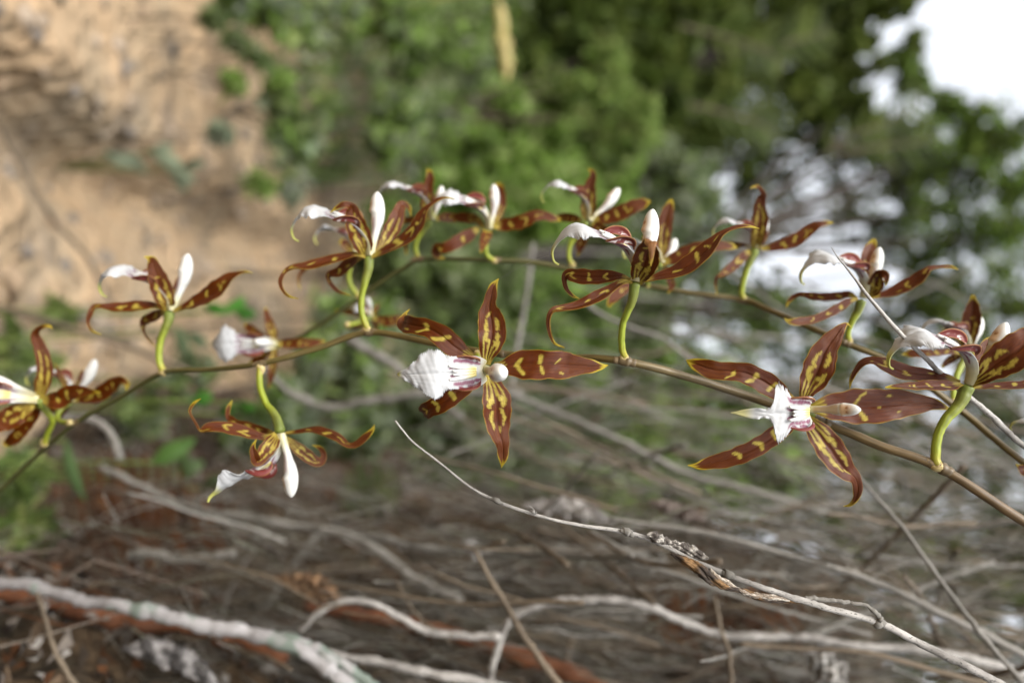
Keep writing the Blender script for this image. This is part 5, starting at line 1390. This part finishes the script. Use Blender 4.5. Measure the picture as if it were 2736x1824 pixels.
sh('shrub', 'low yellowish green plant near the thin end of the front stem', 'shrub', [(40, 800, 34, .8), (90, 850, 30, .8), (20, 880, 30, .78), (140, 720, 26, .85)], 80, .026, GREEN_YELLOW + GREEN_MID, 43, stem_r=.003, tight=.4)
sh('shrub', 'low green plant beside the rusty dead ferns', 'shrub', [(40, 1140, 30, .6), (90, 1200, 26, .6), (30, 1220, 24, .58), (60, 1080, 22, .62)], 55, .022, GREEN_MID + GREEN_YELLOW, 44, stem_r=.0025, tight=.4)
sh('shrub', 'sparse low greenery at the foot of the dark bank', 'shrub', [(330, 960, 40, .95), (560, 1000, 40, .95), (680, 960, 40, 1.0), (440, 860, 34, .95), (720, 860, 40, 1.1)], 130, .024, GREEN_MID + GREEN_GREY, 45, stem_r=.0025, tight=.5)

sh('shrub', 'grey green low shrub between the broad-lipped flower and the sharp twig', 'shrub', [(1050, 1000, 50, 1.25), (1150, 950, 55, 1.35), (1250, 1040, 50, 1.25), (1350, 980, 55, 1.4), (1120, 1080, 45, 1.15), (1000, 1090, 40, 1.1), (1230, 1110, 40, 1.15)], 560, .026, GREEN_GREY + GREEN_MID, 46, tight=.42)
sh('shrub', 'fresh green low shrub above the curled brown dead leaf', 'shrub', [(1450, 1080, 50, 1.3), (1560, 1110, 50, 1.35), (1380, 1120, 45, 1.2), (1650, 1130, 45, 1.4), (1500, 1000, 50, 1.5), (1780, 1100, 45, 1.5)], 560, .028, GREEN_BRIGHT + GREEN_MID, 47, tight=.42)
sh('shrub', 'loose pale green plants on clay between the two stems', 'shrub', [(760, 720, 34, 1.2), (820, 790, 36, 1.2), (720, 820, 30, 1.1), (880, 740, 36, 1.3), (640, 900, 26, .95)], 190, .024, GREEN_GREY + GREEN_BRIGHT, 48, stem_r=.003, tight=.45)
for i_, (u_, v_, d_, r_) in enumerate([(480, 40, 1.08, 14), (530, 190, 1.15, 16), (500, 300, 1.1, 12), (590, 130, 1.22, 18), (590, 420, 1.35, 18), (660, 440, 1.5, 18), (540, 90, 1.15, 14), (640, 180, 1.35, 18)]):
    sh('small_plant', ['tiny green plant alone on the upper clay edge', 'small green tuft on bare clay beside the fresh shrub', 'tiny sprig on clay over the ledge', 'small leafy tuft between the low green tuft and the fresh shrub', 'small plant on clay right above the paired upright petals', 'leafy plant on clay behind the paired upright petals', 'tiny pale tuft just below the clay edge', 'small pale green plant touching the fresh shrub'][i_], 'plant', [(u_, v_, r_, d_), (u_ + 16, v_ + 12, r_ * .8, d_)], 90, .018, [GREEN_MID, GREEN_BRIGHT, GREEN_GREY][i_ % 3], 90 + i_, 'small plants on the clay', .002, tight=.5)
# ------------------------------------------------------------------ trees
def tree(label, root_uvd, clumps, n_per, size, cols, seed, r=.05, tight=.33, updir=(0, 0, .7)):
    p = Q(*root_uvd)
    return shrub('tree', label, 'tree', clumps, n_per, size, cols, seed, 'trees on the slope behind', r, (p.x, p.y), tight, updir, 'trunk', .42, True)


tree('dense dark tree behind the pointed yellow green shrub', (900, 150, 5.0), [(1250, 60, 110, 5), (1400, 40, 110, 5), (1150, 130, 100, 4.8), (1520, 90, 110, 5.2), (1330, 150, 100, 5), (1550, 200, 100, 5)], 1500, .085, GREEN_DARK + GREEN_FAR, 61)
tree('tall dark olive tree under the widest sky gap', (950, 250, 6.0), [(1650, 60, 120, 6), (1780, 40, 120, 6), (1720, 160, 120, 6), (1600, 250, 110, 6), (1850, 90, 100, 6), (1900, 30, 80, 6), (1980, 20, 60, 6), (1930, 130, 60, 6), (2060, 10, 45, 6), (1960, 220, 40, 6), (1880, 190, 60, 6)], 1300, .085, GREEN_DARK, 62)
tree('olive green tree whose branches edge the widest sky gap', (950, 450, 6.5), [(1700, 330, 100, 6.5), (1600, 400, 100, 6.5), (1820, 240, 80, 6.5), (1780, 450, 70, 6.5), (1960, 380, 70, 6.3), (2050, 340, 55, 6.3), (1900, 300, 60, 6.3)], 560, .085, GREEN_DARK + GREEN_FAR, 63, tight=.48)
tree('light green tree below the widest sky gap', (950, 600, 6.0), [(2150, 350, 60, 6), (2230, 400, 60, 6), (2290, 330, 50, 6), (2100, 430, 60, 6), (2200, 480, 70, 6), (2320, 450, 60, 6), (2330, 540, 60, 6), (2240, 300, 26, 6), (2180, 250, 22, 6), (2110, 190, 22, 6), (2070, 140, 20, 6)], 560, .075, GREEN_FAR + GREEN_BRIGHT[:1], 64, tight=.52)
tree('thin-crowned tree with white sky showing through its leaves', (950, 520, 7.0), [(1700, 560, 80, 7), (1650, 640, 90, 7), (1760, 690, 50, 7), (1960, 500, 40, 7), (2060, 560, 55, 7)], 300, .095, GREEN_FAR + GREEN_GREY[:1], 65, tight=.42)
tree('olive tree behind the long-stalked blurred flowers', (950, 700, 6.5), [(2150, 600, 80, 6.5), (2260, 640, 80, 6.5), (2100, 680, 60, 6.5), (2330, 720, 80, 6.5), (2200, 760, 60, 6.5), (2040, 800, 50, 6.5), (2330, 860, 60, 6.5), (2250, 900, 50, 6.5)], 560, .08, GREEN_DARK + GREEN_FAR, 66, tight=.5)
tree('green tree behind the winged white lip', (950, 850, 6.0), [(1600, 760, 110, 6), (1750, 800, 100, 6), (1500, 850, 110, 6), (1850, 900, 80, 6), (1700, 940, 100, 6), (1920, 820, 50, 6)], 700, .09, GREEN_FAR + GREEN_MID, 67)
tree('open dark tree behind the tangle of dead stems', (950, 1050, 5.5), [(1800, 1080, 90, 5.5), (1950, 1020, 70, 5.5), (1650, 1150, 100, 5.5), (2050, 960, 50, 5.5), (2180, 1050, 55, 5.5), (1980, 1180, 60, 5.5), (2300, 1080, 60, 5.5), (2250, 1200, 60, 5.5), (2100, 1120, 45, 5.5), (2020, 1060, 45, 5.5), (2330, 980, 50, 5.5)], 560, .08, GREEN_DARK + GREEN_FAR, 68, tight=.42)
tree('brownish open tree above the bank top', (1100, 1250, 5.0), [(1850, 1280, 80, 5), (2020, 1300, 55, 5), (2180, 1290, 55, 5), (2320, 1330, 60, 5), (2230, 1420, 55, 5), (2340, 1500, 60, 5), (2000, 1420, 60, 5), (2120, 1540, 70, 5), (2340, 1240, 50, 5), (2100, 1240, 50, 5)], 800, .075, GREEN_DARK + [(.09, .07, .04)], 69, tight=.45)
# a bare grey trunk behind the blurred spray
bt = empty('bare_trunk', Vector(gp(900, 3.0, 610)))
tag(bt, 'bare grey brown trunk standing behind the blurred orchid spray', 'tree')
tube('trunk', [bt.location - Vector((0, 0, .05)), Q(1050, 600, 3.0), Q(1250, 585, 3.0), Q(1450, 575, 3.0), Q(1600, 563, 3.05), Q(1720, 560, 3.1), Q(1850, 580, 3.2)], [.05, .046, .040, .034, .024, .016, .006], M['trunk'], bt, bt.location, 12, 60, .15, 3)
# forest far up the slope, one mass
rs = np.random.RandomState(19)
n = 26000
fu = rs.uniform(850, 1950, n); fv = rs.uniform(-150, 1250, n); fd = rs.uniform(9, 15, n)
edge = 1420 + 220 * snoise(fv * .01, fd * 0, 77, 1.6) - .16 * np.maximum(0, fv - 450) + np.maximum(0, 300 - fv) * .7
kp = fu < edge + rs.normal(size=n) * 60
pts = np.array([Q(a, b, c) for a, b, c in zip(fu[kp], fv[kp], fd[kp])])
o = leaf_cloud('distant_woods', pts, .30, GREEN_DARK + GREEN_FAR, M['leaf'], seed=21, szvar=.3, aspect=.6)
tag(o, 'dark distant woods closing the view between the trees', 'woods', kind='stuff')
# tree fern fronds high on the slope
for i, (u0, v0, u1, v1, d, pl) in enumerate([(1560, 60, 1800, 160, 3.6, .17), (1580, 240, 1780, 330, 3.6, .17), (1900, 330, 2120, 200, 4.0, .17), (1900, 350, 2160, 310, 4.0, .15), (1680, 120, 1900, 60, 3.8, .16)]):
    lb = ['broad dark fern frond beside the dense dark tree', 'broad dark fern frond over the olive tree trunk', 'dark fern frond pointing into the widest sky gap', 'dark fern frond reaching along the edge of the widest sky gap', 'olive fern frond among the tallest dark leaves'][i]
    frond('tree_fern_frond', lb, bz(u0, v0, d), bz(u1, v1, d), (0, 0, .12), 11, pl, GREEN_DARK[:3], None, 80 + i, 'leaf', (0, -1, .3), 'fern', .008, .25)

# grass along the top of the clay
n = 1000
gu = rs.uniform(760, 1150, n); gv = rs.uniform(-20, 420, n); gd = rs.uniform(1.7, 3.0, n)
gp_ = np.array([Q(a, b, c) for a, b, c in zip(gu, gv, gd)])
gp_[:, 2] = ground_h(gp_[:, 0], gp_[:, 1]) + .03
o = leaf_cloud('grass', gp_, .09, GREEN_MID + GREEN_GREY + GREEN_BRIGHT[:2], M['leaf'], seed=33, aspect=.10, axis=(0, -.3, 1.2), updir=(0, -.6, .3))
tag(o, 'short grass along the top of the clay', 'grass', kind='stuff')
# clods and pebbles scattered on the clay
n = 3000
cx = rs.uniform(-1.6, .15, n); cy = rs.uniform(.6, 3.2, n); cz = ground_h(cx, cy)
oc = np.array([[1, 0, 0], [-1, 0, 0], [0, 1, 0], [0, -1, 0], [0, 0, 1], [0, 0, -1]], float)
of = np.array([[0, 2, 4], [2, 1, 4], [1, 3, 4], [3, 0, 4], [2, 0, 5], [1, 2, 5], [3, 1, 5], [0, 3, 5]])
sz = np.minimum(np.exp(rs.normal(size=n) * .7) * .007, .018)
V = (np.stack([cx, cy, cz], 1)[:, None, :] + (oc[None] * (1 + .35 * rs.normal(size=(n, 6, 1)))) * sz[:, None, None] * np.array([1, 1, .7])).reshape(-1, 3)
Fc = (of[None] + (np.arange(n) * 6)[:, None, None]).reshape(-1, 3)
cc = np.array([(.25, .18, .115), (.22, .17, .12), (.18, .145, .105), (.28, .22, .16), (.14, .12, .10)])[rs.randint(0, 5, n)]
o = mesh_obj('clay_clods', V, Fc, M['litter'], None, False, np.repeat(cc, 6, 0))
tag(o, 'crumbled clay clods and grit scattered over the ground', 'clods', kind='stuff')
# spider silk between the petal tip and the hooked lip
# further dry leaves caught in the litter
def scrap(label, pts, seed, c1, c2, d):
    global dl
    dl = empty('dead_leaf', Q(pts[0][0], pts[0][1], d)); tag(dl, label, 'leaf')
    dead('blade', [((u * D2S - ZL[0]) * ZL[2], (v * D2S - ZL[1]) * ZL[2], dp, h * D2S * ZL[2]) for u, v, dp, h in pts], seed, c1, c2, d, .45)


scrap('pale grey torn dead leaf lying below the long arching twig', [(1835, 1490, 0, 4), (1870, 1505, -2, 22), (1900, 1530, -3, 36), (1925, 1565, -3, 34), (1945, 1600, 0, 8)], 71, (.17, .16, .145), (.33, .315, .29), .345)
scrap('fluffy grey dead leaf hanging above the sharp twig', [(1200, 1160, 0, 5), (1250, 1165, -2, 20), (1310, 1170, -3, 24), (1370, 1185, -2, 18), (1410, 1200, 0, 4)], 72, (.12, .11, .10), (.24, .22, .20), .40)
scrap('curled brown dead leaf above the dead leaf on the sharp twig', [(1490, 1150, 0, 5), (1530, 1165, -2, 16), (1580, 1180, -3, 20), (1620, 1195, 0, 4)], 73, (.07, .05, .04), (.17, .14, .12), .38)
scrap('grey ragged dead leaf under the thick lichen-patched branch', [(280, 1490, 0, 5), (330, 1495, -2, 24), (390, 1515, -3, 30), (450, 1545, -2, 26), (500, 1580, 0, 6)], 74, (.06, .055, .052), (.25, .235, .225), .345)
scrap('crumpled tan dead leaf beside the pale wavy twig', [(620, 1330, 0, 5), (680, 1340, -2, 24), (740, 1360, -3, 26), (790, 1385, 0, 5)], 75, (.09, .05, .025), (.17, .10, .05), .40)
scrap('small whitish dead leaf pressed against the bank near the dark hollow', [(1060, 1245, 0, 3), (1080, 1255, -1, 14), (1090, 1275, -1, 12), (1085, 1290, 0, 3)], 76, (.17, .16, .15), (.28, .27, .25), .42)
# a hanging yellowish seed spike among the shrubs
sk = empty('seed_spike', Vector(gp(1000, 2.2, 60))); tag(sk, 'dry yellowish seed spike leaning out of the green shrubs', 'plant')
tube('stalk', [Vector(sk.location), Q(1100, -20, 2.15), Q(1148, 15, 2.1)], [.006, .005, .005], M['pedicel'], sk, sk.location, 6, 16, colors=lambda q: np.repeat(np.array([[.20, .19, .06]]), len(q), 0))
tube('spike', [Q(1148, 12, 2.1), Q(1152, 60, 2.1), Q(1156, 110, 2.1), Q(1162, 160, 2.1), Q(1164, 185, 2.1)], [.010, .016, .017, .014, .004], M['pedicel'], sk, sk.location, 8, 50, .35, 4, colors=lambda q: np.repeat(np.array([[.33, .27, .10]]), len(q), 0))
ss = tube('spider_thread', [Q(1146, 641, .2155), Q(1185, 618, .2145), Q(1228, 598, .213), Q(1275, 582, .2085)], [.00003] * 4, M['twig_pale'], None, Q(1146, 641, .2155), 4, 20)
ss.location = Q(1146, 641, .2155)
tag(ss, 'fine spider thread from the pointed petal to the hooked lip', 'thread')
